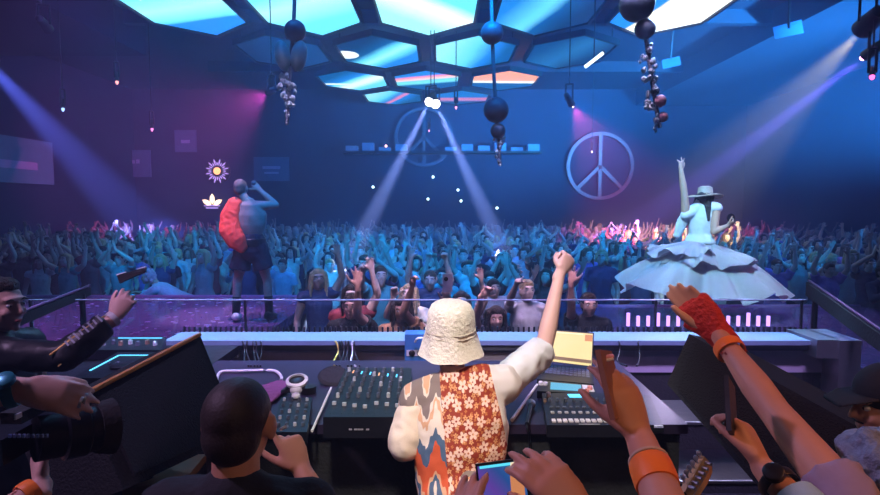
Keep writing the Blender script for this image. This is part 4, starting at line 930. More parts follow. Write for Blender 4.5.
mesh('lips', ell(BM(), hd + J['hf'].normalized() * .090 * s - V((0, 0, .057 * s)), (.008, .018, .007)), mat('lips', (.55, .12, .12), .4), w)
band(w, 'bracelet', J['elR'], J['wrR'], .97, .034, .011, M_white)
gold = mat('gold_trim', (.85, .55, .18), .35, .7); a, b = J['elR'], J['wrR']
u = V((0, -.75, .65)).normalized(); mesh('gold_piping', loft(BM(), [a + u * .058 - (b - a) * .1, a.lerp(b, .5) + u * .056, a.lerp(b, .9) + u * .046], [.005, .005, .004], n=8), gold, w)
u2 = V((.25, -.95, -.35)).normalized(); mesh('gold_piping', loft(BM(), [a + u2 * .062, a.lerp(b, .45) + u2 * .060, a.lerp(b, .86) + u2 * .05], [.003, .003, .003], n=8), gold, w)
bm = BM(); ax = (b - a).normalized(); nv = V((-.1, -1, .25)); nv = (nv - ax * nv.dot(ax)).normalized(); up = ax.cross(nv).normalized(); up = up if up.z > 0 else -up
for k in range(8):
    o = a.lerp(b, .12 + k * .09) + nv * .064; hh = .020 if k % 3 else .013
    hexa(bm, [o - up * hh - ax * .003, o - up * hh + ax * .004, o + up * hh + ax * .009, o + up * hh + ax * .002], nv * .002)
    if k % 2: hexa(bm, [o + up * hh * .8, o + up * hh * .8 + ax * .014, o + up * hh + ax * .016, o + up * hh], nv * .002)
mesh('sleeve_lettering', bm, mat('letter_grey', (.30, .34, .45), .5), w, False)
t = thing('smartphone', 'dark phone tilted above the reaching hand of the woman at left', 'phone', P(131, 279, 2.5))
q = [P(117, 275, 2.44), P(146, 267, 2.46), P(146, 271, 2.40), P(119, 283, 2.40)]
mesh('phone_body', hexa(BM(), q, (0, .009, -.004)), M_black, t, False)
mesh('phone_edge', loft(BM(), [q[0], q[0].lerp(q[1], .3)], [.004, .004], n=8), M_white, t); mesh('phone_edge', loft(BM(), [q[0].lerp(q[1], .72), q[1]], [.004, .004], n=8), M_white, t)
# ---- camera operator, only arms in view ------------------------------------------------------------
J = J0(FZ, .93, R(-10), (-1.16, .86))
wr = P(20, 389, 1.13); J['shR'] = V((-1.04, .90, 1.95)); J['shL'] = V((-1.30, .86, 1.93))
setarm(J, 'R', V((-1.16, 1.00, 2.12)), wr, P(80, 400, 1.17) - wr, (0, .75, -.7), curl=(22, 16, 12, 10), spread=5, thumb=(.45, .9, .3), size=.92)
w2 = P(42, 486, 1.34); setarm(J, 'L', V((-1.12, 1.05, 1.78)), w2, P(34, 452, 1.40) - w2, (.3, .9, .3), curl=(30, 35, 40, 40))
op = person('person at the lower left corner holding the camera, ringed hand and orange wristband', J, vox=.006, skin=M_skinp, top=dict(g=.015, sl=.6, hem=-.06), tm=mat('shirt_paleblue', (.45, .58, .72), .85, scale=20))
watch(op, J['elR'], J['wrR'], .95, .033, mat('watch_teal', (.03, .28, .36), .35, .4), fn=(0, -.6, .8))
for f, k in ((.115, 0), (.118, 1)):
    mesh('ring', lathe(BM(), [(.0115, -.003), (.0125, 0), (.0115, .003), (.009, 0), (.0115, -.003)], wr + J['hdR'].normalized() * f + V((0, .010 - .02 * k, 0)), 14, J['hdR']), M_steel, op)
band(op, 'wristband', J['elL'], J['wrL'], .90, .034, .015, M_orange, M_orangemark)
band(op, 'cuff', J['elL'], J['wrL'], .62, .044, .035, mat('shirt_paleblue', (.45, .58, .72), .85))
# ---- gloved arm --------------------------------------------------------------------------------------
hd = P(874, 486, 1.12); s = (hd.z - FZ) / 1.615
J = J0(FZ, s, R(5), (hd.x, hd.y - .03)); J['head'] = hd; J['hf'] = V((-.5, 1, 0))
J['shL'] = P(848, 505, 1.02)
wr = P(716, 331, 1.50); J['shL'] = P(846, 500, 1.02)
setarm(J, 'L', P(775, 412, 1.24), wr, P(668, 277, 1.57) - wr, (-.25, -.9, -.35), curl=(2, 2, 5, 9), spread=1, thumb=(.22, 1., .45), size=1.0, fat=1.05)
g = person('person with blue-grey curls at lower right, raised arm in a red fingerless glove', J, skin=M_skinr, hairst='curly', hairm=M_hairg, top=dict(g=.015, sl=.2, hem=-.06), tm=mat('shirt_mauve', (.35, .28, .38), .85, scale=20), vox=.006, fat=1.1)
# glove
Jg = dict(J); bm = BM(); d = J['hdL'].normalized(); n = V(J['hnL']); n = (n - d * n.dot(d)).normalized(); sv = d.cross(n) * -1
loft(bm, [wr - d * .05, wr, wr + d * .045, wr + d * .095], [(.034, .030), (.037, .027), (.048, .024), (.049, .020)], side=sv, n=18, cap='flat')
for i, o in enumerate((.0305, .0105, -.0105, -.030)): loft(bm, [wr + d * .075 + sv * o, wr + d * (.106 if i < 3 else .100) + sv * o * 1.03], [.0130, .0120], n=10, cap='flat')
loft(bm, [wr + d * .02 + sv * .022, wr + d * .065 + sv * .045], [.02, .016], cap='flat')
gl = solid('glove', bm, mat('glove_red', (.62, .035, .02), .7, var=.25, scale=90, bump=.6), g, .004, 2, .002, 40); gl['label'] = 'red fingerless knit glove'
o = band(g, 'wristband', J['elL'], wr, .74, .0365, .013, M_orange, M_orangemark); o['label'] = 'orange paper wristband'
# ---- two phone holding hands at the right ---------------------------------------------------------------
def phone(t_lab, c, up, nrm, w=.072, h=.15, th=.009, screen=None, edge=None, case=None):
    c, up, nrm = V(c), V(up).normalized(), V(nrm); nrm = (nrm - up * nrm.dot(up)).normalized(); s = up.cross(nrm)
    t = thing('smartphone', t_lab, 'phone', c)
    def quad(k, o, kh=None): kh = kh or k; return [c + s * (w / 2 * k * a) + up * (h / 2 * kh * b) + nrm * o for a, b in ((-1, 1), (1, 1), (1, -1), (-1, -1))]
    mesh('phone_case', hexa(BM(), quad(1, th / 2), -nrm * th), case or M_black, t, False, bevel=.0025)
    scr = mesh('phone_screen', hexa(BM(), quad(.93, th / 2 + .0012, .95), -nrm * .001), screen or mat('phone_glass', (.02, .02, .03), .1), t, False)
    return t, scr, s, up, nrm
J = J0(FZ, .97, R(0), (.36, .28)); wr = P(640, 438, .95); J['shR'] = V((.50, .40, 1.99))
setarm(J, 'R', V((.335, .66, 2.03)), wr, P(616, 372, 1.0) - wr, (-.45, .85, .15), curl=(16, 18, 20, 24), spread=2, thumb=(.55, .9, .5), tcurl=15, size=.96)
p2 = person('person below frame right of centre whose hand lifts a pale-tipped phone, orange wristband', J, skin=M_skinr, vox=.006, top=dict(g=.015, sl=.6, hem=-.06))
band(p2, 'wristband', J['elR'], wr, .74, .034, .022, M_orange)
band(p2, 'bracelet', J['elR'], wr, .83, .0325, .003, mat('thread_tan', (.6, .45, .3), .8))
u = P(606, 358, 1.0) - P(616, 402, .97)
t, scr, s_, u_, n_ = phone('phone with pink and white top edge gripped in the hand beside the laptop', P(611, 384, .985), u, V((-.75, .55, .1)), h=.12, case=mat('phone_brown', (.30, .14, .08), .4))
mesh('top_edge', loft(BM(), [P(602, 358, 1.0), P(612, 356, 1.0)], [(.006, .004), (.006, .004)]), mat('phone_pink', (.95, .45, .50), .4), t); mesh('top_edge', loft(BM(), [P(602, 361, .995), P(612, 359, .995)], [(.005, .003), (.005, .003)]), M_white, t)
J = J0(FZ, .93, R(0), (.74, .46)); wr = P(763, 468, 1.08); J['shR'] = V((.80, .56, 1.90)); 
setarm(J, 'R', V((.70, .80, 1.93)), wr, P(738, 412, 1.16) - wr, (-.5, .8, .2), curl=(38, 42, 48, 52), spread=2, thumb=(.45, .85, .45), tcurl=22, size=.95)
p3 = person('person below frame at right whose hand with black watch raises a dark phone', J, skin=M_skinr, vox=.006, top=dict(g=.015, sl=.6, hem=-.06), tm=mat('shirt_skyblue', (.35, .58, .70), .85, scale=20))
watch(p3, J['elR'], wr, .86, .036, M_black, fn=(-.2, -1, .3))
band(p3, 'cuff', J['elR'], wr, .62, .046, .035, mat('shirt_skyblue', (.35, .58, .70), .85, scale=20))
phone('dark phone held edge-on against the right loudspeaker', P(731, 408, 1.14), P(730, 380, 1.18) - P(733, 430, 1.12), V((-.8, .7, 0)), h=.115)[0]
# ---- black capped man at right edge -------------------------------------------------------------------------
hd = P(888, 406, 1.50); s = (hd.z - FZ) / 1.615
J = J0(FZ, s, R(62), (hd.x, hd.y)); J['head'] = hd; J['hf'] = V((-1, .12, -.12))
setarm(J, 'R', J['elR'], J['wrR']); setarm(J, 'L', J['elL'], J['wrL'])
cp = person('bearded man in a black cap at the right edge, looking left', J, skin=M_skinr, hairst='crop', top=dict(g=.016, sl=.6, hem=-.06), vox=.007)
cap_hat(J, cp, mat('cap_black', (.010, .012, .018), .8, var=.2, scale=40)); eyes(J, cp)
f, u, r = frame3(J['hf']); A = lambda x, y, z: hd + r * x * s + f * y * s + u * z * s
bm = BM(); ell(bm, A(0, .045, -.080), (.052 * s, .048 * s, .036 * s), r, f); 
for k in (-1, 1): ell(bm, A(k * .055, .02, -.055), (.018 * s, .035 * s, .045 * s), r, f)
ell(bm, A(0, .090, -.041), (.026 * s, .010 * s, .005 * s), r, f)
solid('beard', bm, M_hairb, cp, .005, 2, .002, 50)
# ---- hands with the phone at bottom centre ----------------------------------------------------------------------
J = J0(FZ, .95, R(0), (-.06, .26)); J['shL'] = V((-.22, .30, 1.95)); J['shR'] = V((.12, .30, 1.95))
wl = P(460, 572, .78); wr = P(588, 526, .80)
setarm(J, 'L', V((-.10, .55, 1.88)), wl, P(462, 478, .86) - wl, (.5, .75, .2), curl=(12, 14, 12, 20), spread=5, thumb=(.8, .5, .1), size=.90)
setarm(J, 'R', V((.22, .55, 1.86)), wr, P(520, 440, .86) - wr, (-.55, .75, .1), curl=(20, 18, 20, 24), spread=4, thumb=(.45, .85, .5), size=.95)
pp = person('person at the bottom centre whose two hands hold a phone filming the show', J, skin=M_skinr, vox=.005, top=dict(g=.015, sl=.6, hem=-.06))
m = screen_mat('phone_view', [(0, (.02, .05, .25)), (.35, (.03, .12, .45)), (.5, (.12, .05, .35)), (.6, (.02, .08, .3)), (1, (.1, .4, .8))], 70, .9, .12)
t, scr, s_, u_, n_ = phone('phone with a lit screen showing the blue stage, held at the bottom centre', P(507, 515, .84), P(498, 462, .86) - P(512, 560, .81), (0, -1, .35), w=.078, h=.16, screen=m)
def on(a, b, o=.007): return P(507, 515, .84) + s_ * (.078 / 2 * a) + u_ * (.08 * b) + n_ * o
bm = BM(); sg = 1 if s_.x > 0 else -1
mesh('screen_banner', hexa(BM(), [on(-.85, .95), on(.85, .95), on(.85, .90), on(-.85, .90)], n_ * .0005), glow('phone_cyan', (.1, .7, .9), 1.1), scr, False)
mesh('screen_figure', hexa(BM(), [on(.35 * sg, .80), on(.75 * sg, .82), on(.85 * sg, .55), on(.80 * sg, .1), on(.25 * sg, .1), on(.30 * sg, .5)], n_ * .0005), glow('phone_rust', (.75, .28, .12), .8), scr, False)
mesh('screen_hat', hexa(BM(), [on(.42 * sg, .95), on(.70 * sg, .95), on(.78 * sg, .78), on(.36 * sg, .78)], n_ * .0008), glow('phone_cream', (1, .85, .6), .9), scr, False)
# ================================================================== performers on the runways
J = J0(RZ, 1.0, R(8), (P(253, 322, 6.9).x, 6.9), stance=.20)
hd = P(241, 189, 6.92); J['head'] = hd; J['neck'] = J['neck'].lerp(hd, .1); J['hf'] = V((.1, 1, .0))
J['shR'] = J['shR'] + V((.03, 0, .03)); J['shL'] = J['shL'] + V((-.04, 0, 0))
setarm(J, 'R', P(276, 205, 6.98), P(259, 189, 7.08), (-.6, .1, .6), (-.3, .8, 0), curl=(70, 75, 75, 75), spread=0)
setarm(J, 'L', J['elL'] + V((.04, .12, 0)), J['wrL'] + V((.10, .18, .1)), curl=(40, 40, 40, 40))
mn = thing('person', 'broad bare-backed man with a red wrap over one shoulder on the left runway', 'person', (P(253, 322, 6.9).x, 6.9, RZ))
M_skint = mat('skin_tattooed', (.30, .24, .22), .5, var=.55, scale=9, bump=.05)
J['hpR']['fat'] = 1.3
bmx = body(J); loft(bmx, [J['waist'] + V((0, 0, .03)), J['waist'].lerp(J['chest'], .6), J['chest'] + V((0, 0, .05)), J['sh']], [(.155, .11), (.185, .13), (.20, .13), (.16, .10)], side=J['r'], n=20); solid('body', bmx, M_skint, mn, .010, 3)
solid('hair', hair(J, 'crop'), mat('hair_shaved', (.16, .10, .09), .6, scale=60), mn, .010, 2)
bm = BM(); sl = J['shL']; base = J['pelvis']
loft(bm, [sl + V((.05, 0, .05)), sl + V((-.005, -.06, -.10)), sl + V((.00, -.10, -.25)), sl + V((.10, -.13, -.40)), sl + V((.17, -.13, -.50))], [(.10, .08), (.115, .06), (.13, .06), (.12, .05), (.06, .03)], side=(1, 0, 0), n=18)
r_ = solid('red_wrap', bm, mat('wrap_red', (.75, .07, .04), .8, var=.15, scale=12), mn, .012, 3, .008, 9)
bm = BM(); loft(bm, [J['pelvis'] - J['u'] * .0, J['pelvis'] + J['u'] * .10], [(.190, .145), (.182, .135)], side=J['r'], cap='flat', n=20); solid('waist_belt', bm, M_dark, mn, .012, 2)
solid('shorts', trousers(J, .030, .62), mat('shorts_dark', (.03, .025, .05), .85, var=.7, scale=14), mn, .012, 2, .008, 9)
for q in 'LR':
    mesh('sock', loft(BM(), [J['kn' + q].lerp(J['an' + q], .45), J['an' + q].lerp(J['kn' + q], -.02)], [.055, .046], cap='flat'), M_dark, mn)
    mesh('shoe', loft(BM(), [J['an' + q] + V((0, 0, -.03)) - (J['toe' + q] - J['an' + q]) * .4, J['an' + q].lerp(J['toe' + q], .55) - V((0, 0, .012)), J['toe' + q] + V((0, .03, 0))], [(.052, .05), (.058, .05), (.055, .034)], side=J['r']), M_white if q == 'L' else M_dark, mn)
t = thing('microphone', 'dark microphone raised in the right hand of the man on the runway', 'microphone', P(257, 186, 7.12))
mesh('handle', cyl(BM(), P(262, 193, 7.12), P(255, 185, 7.10), .016, .02), M_dark, t); mesh('grille', ell(BM(), P(254, 183, 7.09), (.032, .032, .034)), M_knob, t)
# ---- dancer
dx = P(697, 320, 7.0).x
J = J0(RZ, 1.0, R(-35), (dx, 7.0), stance=.10)
hd = P(705, 201, 7.0); J['head'] = hd; J['hf'] = V((.75, .45, -.05)); J['neck'] = J['neck'].lerp(hd, .1)
J['shL'] = P(686, 215, 6.98)
setarm(J, 'L', P(684, 191, 6.96), P(681, 170, 6.95), (0, .05, 1), (-.3, .8, 0), curl=(5, 10, 40, 10), spread=14)
setarm(J, 'R', P(714, 232, 6.85), P(727, 226, 6.80), (.8, 0, .5), (-.2, .6, .6), curl=(60, 60, 60, 60))
dn = thing('person', 'woman in a wide flying white dress and straw hat, arm raised, on right runway', 'person', (dx, 7.0, RZ))
solid('body', body(J, True), M_skint if False else M_skin, dn, .009, 3)
solid('hair', hair(J, 'long'), M_hairb, dn, .010, 2, .004, 20)
f, u, r = frame3(J['hf'], (-.10, 0, 1)); hc = hd + u * .055
bm = lathe(BM(), [(0, .125), (.05, .13), (.082, .11), (.092, .03), (.10, .012), (.15, .0), (.205, -.012), (.205, -.018), (.15, -.008), (.09, 0), (.08, .09), (0, .10)], hc, 40, u)
for v in bm.verts:
    q = v.co - hc
    if (q - u * q.dot(u)).length > .12: v.co += u * .03 * (abs(q.normalized().dot(r)) ** 2)
mesh('straw_hat', bm, mat('straw', (.50, .42, .32), .8, var=.25, scale=60, bump=.5), dn)
M_dress = mat('dress_white', (.80, .80, .84), .75, var=.05, scale=20, bump=.2, sheen=.3)
bmd = BM(); torso_b(bmd, J, .012, hem=.05, female=True)
bd = solid('dress', bmd, M_dress, dn, .010, 3, .004, 10); bd['label'] = 'white tiered dress'
wc = P(697, 241, 7.0)
def skirt(name, r0, rf, zf, waves, amp, n=200, m=18, seed=0, th=.006):
    bm = BM(); rows = []
    for i in range(m + 1):
        q = i / m; row = []
        for j in range(n):
            a = 2 * math.pi * j / n; w = 0
            for k, (fr, ph, am) in enumerate(waves): w += am * math.sin(a * fr + ph + q * (1.2 + k))
            Rr = r0 + (rf(a) - r0) * q * (1 + .10 * w * q); z = zf(a, q) + amp * w * q ** 1.3
            nz_ = noise.noise(V((math.cos(a) * 2.2 + seed, math.sin(a) * 2.2, q * 1.5))) ; z += .09 * nz_ * q; Rr *= 1 + .10 * noise.noise(V((math.cos(a) * 3.1, math.sin(a) * 3.1, 4 + seed))) * q
            row.append(bm.verts.new(wc + V((Rr * math.cos(a), Rr * math.sin(a) * .62, z))))
        rows.append(row)
    for A_, B_ in zip(rows, rows[1:]):
        for j in range(n): bm.faces.new((A_[j], A_[(j + 1) % n], B_[(j + 1) % n], B_[j]))
    r = bmesh.ops.solidify(bm, geom=list(bm.faces), thickness=th)
    return mesh(name, bm, M_dress, bd)
lob = lambda a: 1.02 + .30 * max(0, math.cos(a + .30)) ** 6 + .06 * max(0, -math.cos(a - .2)) ** 3 - .30 * abs(math.sin(a)) + .05 * math.sin(5 * a + 1)
skirt('skirt_tier', .15, lob, lambda a, q: -.06 - .48 * q ** 1.2 - .12 * q * max(0, -math.sin(a)) - .07 * q * max(0, math.cos(a)), [(9, 0, .6), (17, 1.3, .35), (4, 2, .8), (29, .4, .15)], .060)
skirt('skirt_tier', .145, lambda a: .64 + .14 * math.cos(a) + .04 * math.sin(6 * a) - .08 * abs(math.sin(a)), lambda a, q: -.03 - .22 * q ** 1.1, [(11, 0, .5), (19, 1, .35), (5, 2, .8), (31, 2, .15)], .048, m=14)
skirt('skirt_tier', .14, lambda a: .46 - .14 * math.cos(a) + .03 * math.sin(7 * a), lambda a, q: .0 - .13 * q ** 1.1, [(12, 0, .5), (21, 1, .4)], .035, m=10)
# cape hanging from the raised shoulder
bm = BM(); loft(bm, [P(688, 211, 7.0), P(682, 222, 7.02), P(677, 236, 7.05)], [(.05, .03), (.07, .03), (.05, .025)], side=(1, 0, 0)); solid('cape', bm, M_dress, dn, .012, 2, .006, 14)
for q in 'LR': mesh('shoe', loft(BM(), [J['an' + q] + V((0, 0, -.03)) - (J['toe' + q] - J['an' + q]) * .3, J['an' + q].lerp(J['toe' + q], .55) - V((0, 0, .012)), J['toe' + q]], [(.04, .04), (.045, .04), (.042, .026)], side=J['r']), M_white, dn)
t = thing('folding_fan', 'small dark handheld fan in the bent hand of the dancing woman', 'fan', P(731, 222, 6.8))
mesh('fan_blade', lathe(BM(), [(0, -.004), (.055, -.004), (.055, .004), (0, .004)], P(731, 218, 6.8), 20, (.2, -1, .1)), M_dark, t, False); mesh('fan_handle', cyl(BM(), P(731, 220, 6.8), P(729, 228, 6.8), .010), M_dark, t)
# ================================================================== the crowd
SKINS = [(.60, .45, .40), (.50, .36, .31), (.34, .24, .20), (.66, .52, .47), (.42, .30, .26)]
TOPS = [('white', (.50, .52, .56)), ('black', (.015, .016, .02)), ('grey', (.26, .28, .32)), ('navy', (.02, .04, .12)), ('pale blue', (.22, .38, .52)), ('teal', (.05, .30, .34)), ('cream', (.62, .58, .48)), ('violet', (.30, .14, .45)), ('dark red', (.30, .04, .05))]
HAIRS = [('dark', (.02, .015, .012)), ('brown', (.08, .045, .025)), ('blond', (.45, .33, .18)), ('black', (.008, .008, .01))]
def lj(arms, female=False, yaw=0, lean=0., hf=None):
    J = J0(0, 1., R(yaw), (0, 0), lean=R(lean))
    for q, a in arms.items():
        sg = -1 if q == 'L' else 1
        (el, wr, hd, hn, hp) = a; m = lambda p: V((p[0] * sg, p[1], p[2]))
        J['el' + q] = m(el); J['wr' + q] = m(wr); J['hd' + q] = m(hd); J['hn' + q] = m(hn); J['hp' + q] = {'th': sg, **hp}
        if el[2] > 1.45: J['sh' + q] = J['sh' + q] + V((0, 0, .035))
    if hf: J['hf'] = V(hf)
    return J
op_ = dict(curl=(8, 6, 8, 14), spread=11); fi = dict(curl=(80, 82, 84, 84), spread=0, thumb=(.2, .5, .8), tcurl=35)
UPO = ((.27, .06, 1.64), (.22, .13, 1.89), (-.1, .15, 1), (0, 1, -.15), op_)
UPF = ((.26, .10, 1.62), (.20, .16, 1.87), (-.05, .1, 1), (-.4, .9, 0), fi)
WIDE = ((.38, .05, 1.55), (.50, .12, 1.78), (.3, .15, 1), (0, 1, 0), op_)
CLAP = ((.27, .16, 1.60), (.05, .25, 1.80), (-.1, .15, 1), (-1, .1, 0), dict(curl=(6, 6, 6, 6), spread=3))
DOWN = ((.25, .0, 1.13), (.25, .13, .90), (0, .3, -1), (-1, .1, 0), dict(curl=(25, 28, 30, 32)))
FWD = ((.27, .16, 1.22), (.20, .38, 1.38), (-.1, .8, .6), (0, .2, -1), op_)
PNT = ((.24, .17, 1.55), (.24, .36, 1.74), (0, .75, .7), (0, .6, -.8), dict(curl=(4, 70, 78, 80), spread=2))
PHN = ((.20, .22, 1.42), (.10, .34, 1.64), (-.1, .1, 1), (-.3, .9, .1), dict(curl=(40, 42, 46, 50), spread=2))
VARS = [  # pose words, arms, female, hair, sleeve
 ('both hands raised', dict(L=UPO, R=UPO), False, 'short', .55), ('fist raised', dict(L=DOWN, R=UPF), False, 'short', .55),
 ('arms spread overhead', dict(L=WIDE, R=WIDE), True, 'long', .12), ('clapping overhead', dict(L=CLAP, R=CLAP), False, 'crop', .55),
 ('open hand raised', dict(L=UPO, R=DOWN), True, 'long', .2), ('arms down', dict(L=DOWN, R=DOWN), False, 'curly', .55),
 ('arms forward', dict(L=FWD, R=FWD), True, 'bun', .12), ('pointing', dict(L=DOWN, R=PNT), False, 'short', .55),
 ('hand to face', dict(L=FWD, R=PHN), True, 'long', .55), ('hand and fist raised', dict(L=UPF, R=UPO), False, 'crop', .12),
 ('waving wide', dict(L=WIDE, R=FWD), False, 'short', 1.7), ('head turned', dict(L=DOWN, R=FWD), True, 'long', .55)]
protos = []
stash = []
for k, (pose, arms, fem, hs, sl) in enumerate(VARS):
    J = lj(arms, fem, hf=(.5, 1, 0) if k == 11 else (0, 1, -.05 + .15 * (k % 3)))
    r = bpy.data.objects.new('person', None); C.objects.link(r)
    b = solid('body', body(J, fem, True, 1.15), M_crowdskin, r, .013, 2)
    h = solid('hair', hair(J, hs), M_crowdhair, r, .014, 1, .004, 25)
    s = solid('shirt', shirt(J, .014, sl, hem=-.05, female=fem), M_crowdcloth, r, .016, 2, .006, 9)
    p = solid('trousers', trousers(J), mat('crowd_trousers', (.03, .035, .06), .85, var=.5), r, .018, 2)
    eyes(J, r)
    protos.append((r, [c for c in r.children], pose, fem, hs))
def put(k, x, y, yaw, sc, near, top, hr, skin, z=0.):
    r0, ch, pose, fem, hs = protos[k]
    r = r0.copy(); C.objects.link(r); r.location = (x, y, z); r.rotation_euler = (0, 0, yaw); r.scale = (sc,) * 3
    for c in ch:
        n = c.name.split('.')[0]
        if n.startswith('eye') and not near: continue
        d = c.copy(); C.objects.link(d); d.parent = r
        if n == 'body': d.color = (*skin, 1)
        if n == 'shirt': d.color = (*top[1], 1)
        if n == 'hair': d.color = (*hr[1], 1)
        for e in c.children:
            g = e.copy(); C.objects.link(g); g.parent = d
    return r
rnd = random.Random(5)
spots = []
y = 6.1; row = 0
while y < 23.6:
    half = min(HX - .6, .80 * y + .4); n = int(2 * half / (.60 + .012 * y)); 
    for i in range(n + 1):
        x = -half + 2 * half * (i + (.5 if row % 2 else 0)) / n + rnd.uniform(-.12, .12); yy = y + rnd.uniform(-.15, .15)
        if abs(x) > half: continue
        if yy < 9.25 and x < -1.55: continue
        if yy < 8.45 and 1.45 < x < 6.4: continue
        if yy < 9.0 and x < -1.5 or yy < 5.2: continue
        spots.append((x, yy, row))
    y += .66 + .008 * y; row += 1
# fixed front people: (px of head, depth, variant, yaw offset, top, scale)
fixed = [(352, 5.75, 4, 0, 8, 1.0), (409, 6.0, 8, -8, 6, .98), (500, 5.35, 10, 10, 1, .97), (526, 6.1, 7, 12, 0, 1.0), (575, 5.6, 9, 5, 1, 1.0), (380, 5.2, 5, 5, 1, .93), (330, 5.45, 11, -15, 7, .95), (612, 5.3, 3, 5, 0, .93)]
occ = [(P(a, 300, b).x, b) for a, b in ((462, 4.75), (352, 5.25), (496, 5.15), (402, 5.2), (588, 5.5))]
people = []
for px, d, k, yo, tp, sc in fixed:
    x = P(px, 280, d).x
    if x > 1.6 : x = 1.55
    if x < -1.75: x = -1.72
    if any((x - a) ** 2 + (d - b) ** 2 < .48 ** 2 for a, b in occ): continue
    people.append((x, d, 0, k, yo, TOPS[tp], sc, -1)); occ.append((x, d))
for x, yy, rw in spots:
    if any((x - a) ** 2 + (yy - b) ** 2 < .52 ** 2 for a, b in occ): continue
    k = rnd.choices(range(12), [3, 3, 2, 2, 3, 2, 2, 2, 2, 2, 2, 2])[0]
    occ.append((x, yy))
    people.append((x, yy, 0, k, rnd.uniform(-25, 25), rnd.choices(TOPS, [1.6, 6, 2.5, 4, 2, 1.5, 1, 1, .6])[0], rnd.uniform(.93, 1.05), rw))
print('CROWD', len(people))
people.sort(key=lambda p: p[1])
def where(x, y):
    a = math.degrees(math.atan2(x, y)); side = 'far left' if a < -24 else 'left' if a < -9 else 'centre' if a < 9 else 'right' if a < 24 else 'far right'
    dist = 'front row' if y < 7.2 else 'front crowd' if y < 9.5 else 'mid crowd' if y < 13.5 else 'deep crowd' if y < 18 else 'rear crowd'
    return side, dist
N = 292; cnt = {}
for i, (x, yy, z, k, yo, tp, sc, rw) in enumerate(people[:N]):
    hr = rnd.choice(HAIRS[:3] if protos[k][3] else HAIRS); skin = rnd.choice(SKINS)
    r = put(k, x, yy, math.pi + R(yo), sc, yy < 11.5, tp, hr, skin)
    pose, fem, hs = protos[k][2:]
    side, dist = where(x, yy); hw = {'short': 'short', 'long': 'long', 'crop': 'cropped', 'curly': 'curly', 'bun': 'tied'}[hs]
    lab = '%s %s haired dancer, %s top, %s, %s %s' % (hw, hr[0], tp[0], pose, side, dist)
    cnt.setdefault(lab, []).append(r); tag(r, lab, 'person', 'dancers in the crowd facing the booth')
for lab, rs in cnt.items():
    if len(rs) > 1:
        rs.sort(key=lambda r: r.location.x)
        for j, r in enumerate(rs):
            r['label'] = lab + ' ' + ('leftmost' if j == 0 else 'rightmost' if j == len(rs) - 1 else ('second', 'third', 'fourth', 'fifth')[min(j - 1, 3)])
# the rest, far back, as one mass
bm = BM(); low = {}
for (x, yy, z, k, yo, tp, sc, rw) in people[N:]:
    if k not in low:
        b2 = BM()
        for c in protos[k][1]:
            if c.name.startswith(('body', 'hair')): b2.from_mesh(c.data)
        me = bpy.data.meshes.new('low'); b2.to_mesh(me); b2.free(); o = bpy.data.objects.new('low', me); C.objects.link(o); md = o.modifiers.new('d', 'REMESH'); md.mode = 'VOXEL'; md.voxel_size = .04
        n = bpy.data.meshes.new_from_object(o.evaluated_get(bpy.context.evaluated_depsgraph_get())); bpy.data.objects.remove(o); low[k] = n
    M = Matrix.Translation((x, yy, 0)) @ Matrix.Rotation(math.pi + R(yo), 4, 'Z') @ Matrix.Scale(sc, 4); n0 = len(bm.verts); bm.from_mesh(low[k]); bm.verts.ensure_lookup_table()
    for v in bm.verts[n0:]: v.co = M @ v.co
me = bpy.data.meshes.new('crowd_mass'); bm.to_mesh(me); bm.free()
if len(me.vertices):
    me.polygons.foreach_set('use_smooth', [True] * len(me.polygons))
    tag(link('dancing_crowd', me, mat('far_crowd', (.22, .20, .22), .7, var=.6, scale=2.2)), 'the densely packed dancing people farthest from the booth', 'crowd', kind='stuff')
for r, ch, *_ in protos:
    for c in ch:
        for e in list(c.children): bpy.data.objects.remove(e)
        bpy.data.objects.remove(c)
    bpy.data.objects.remove(r)
# ---- front people with their own poses ------------------------------------------------------------
def front(lab, px, d, s, top, hs, arms, hair_i=0, skin=M_skin, fem=False, hf=(0, -1, 0), tm=None):
    J = J0(0, s, math.pi, (P(px, 300, d).x, d)); J['hf'] = V(hf)
    for q, (el, wr, hd, hn, hp) in arms.items():
        if (el - J['sh' + q]).length > .36: el = J['sh' + q] + (el - J['sh' + q]).normalized() * .30
        setarm(J, q, el, wr, hd, hn, **hp)
    t = person(lab, J, female=fem, skin=skin, hairst=hs, top=dict(g=.015, sl=.5, hem=-.05, female=fem), tm=tm, vox=.009, group=None, shoes=False)
    eyes(J, t); return t, J
up = V((0, 0, 1))
w_ = P(447, 304, 4.55)
t, J = front('person hidden behind the bucket hat lifting a phone above it', 462, 4.75, 1.0, 0, 'short', dict(L=(w_ + V((.06, .06, -.26)), w_, P(447, 289, 4.55) - w_, (-.3, -1, .1), dict(curl=(55, 58, 60, 62), spread=1, thumb=(.5, .7, .5)))), skin=M_skinp)
phone('phone with pale case and round camera lifted just above the bucket hat', P(447.5, 283, 4.50), (0, 0, 1), (0, 1, 0), h=.15, w=.08, case=mat('case_grey', (.45, .45, .52), .4))
mesh('camera_bump', lathe(BM(), [(0, -.002), (.018, -.002), (.018, .003), (0, .003)], P(446, 279, 4.49), 16, (0, -1, 0)), M_black, bpy.data.objects[[o.name for o in C.objects if o.name.startswith('smartphone')][-1]])
w_ = P(358, 287, 5.0)
front('person behind the ledge raising an open pink palm left of the bucket hat', 352, 5.25, .99, 1, 'short', dict(L=(w_ + V((-.02, .08, -.27)), w_, V((0, .0, 1)), (0, -1, 0), dict(curl=(4, 4, 4, 6), spread=13, size=1.15))), skin=M_skinp)
w_ = P(482, 295, 4.9)
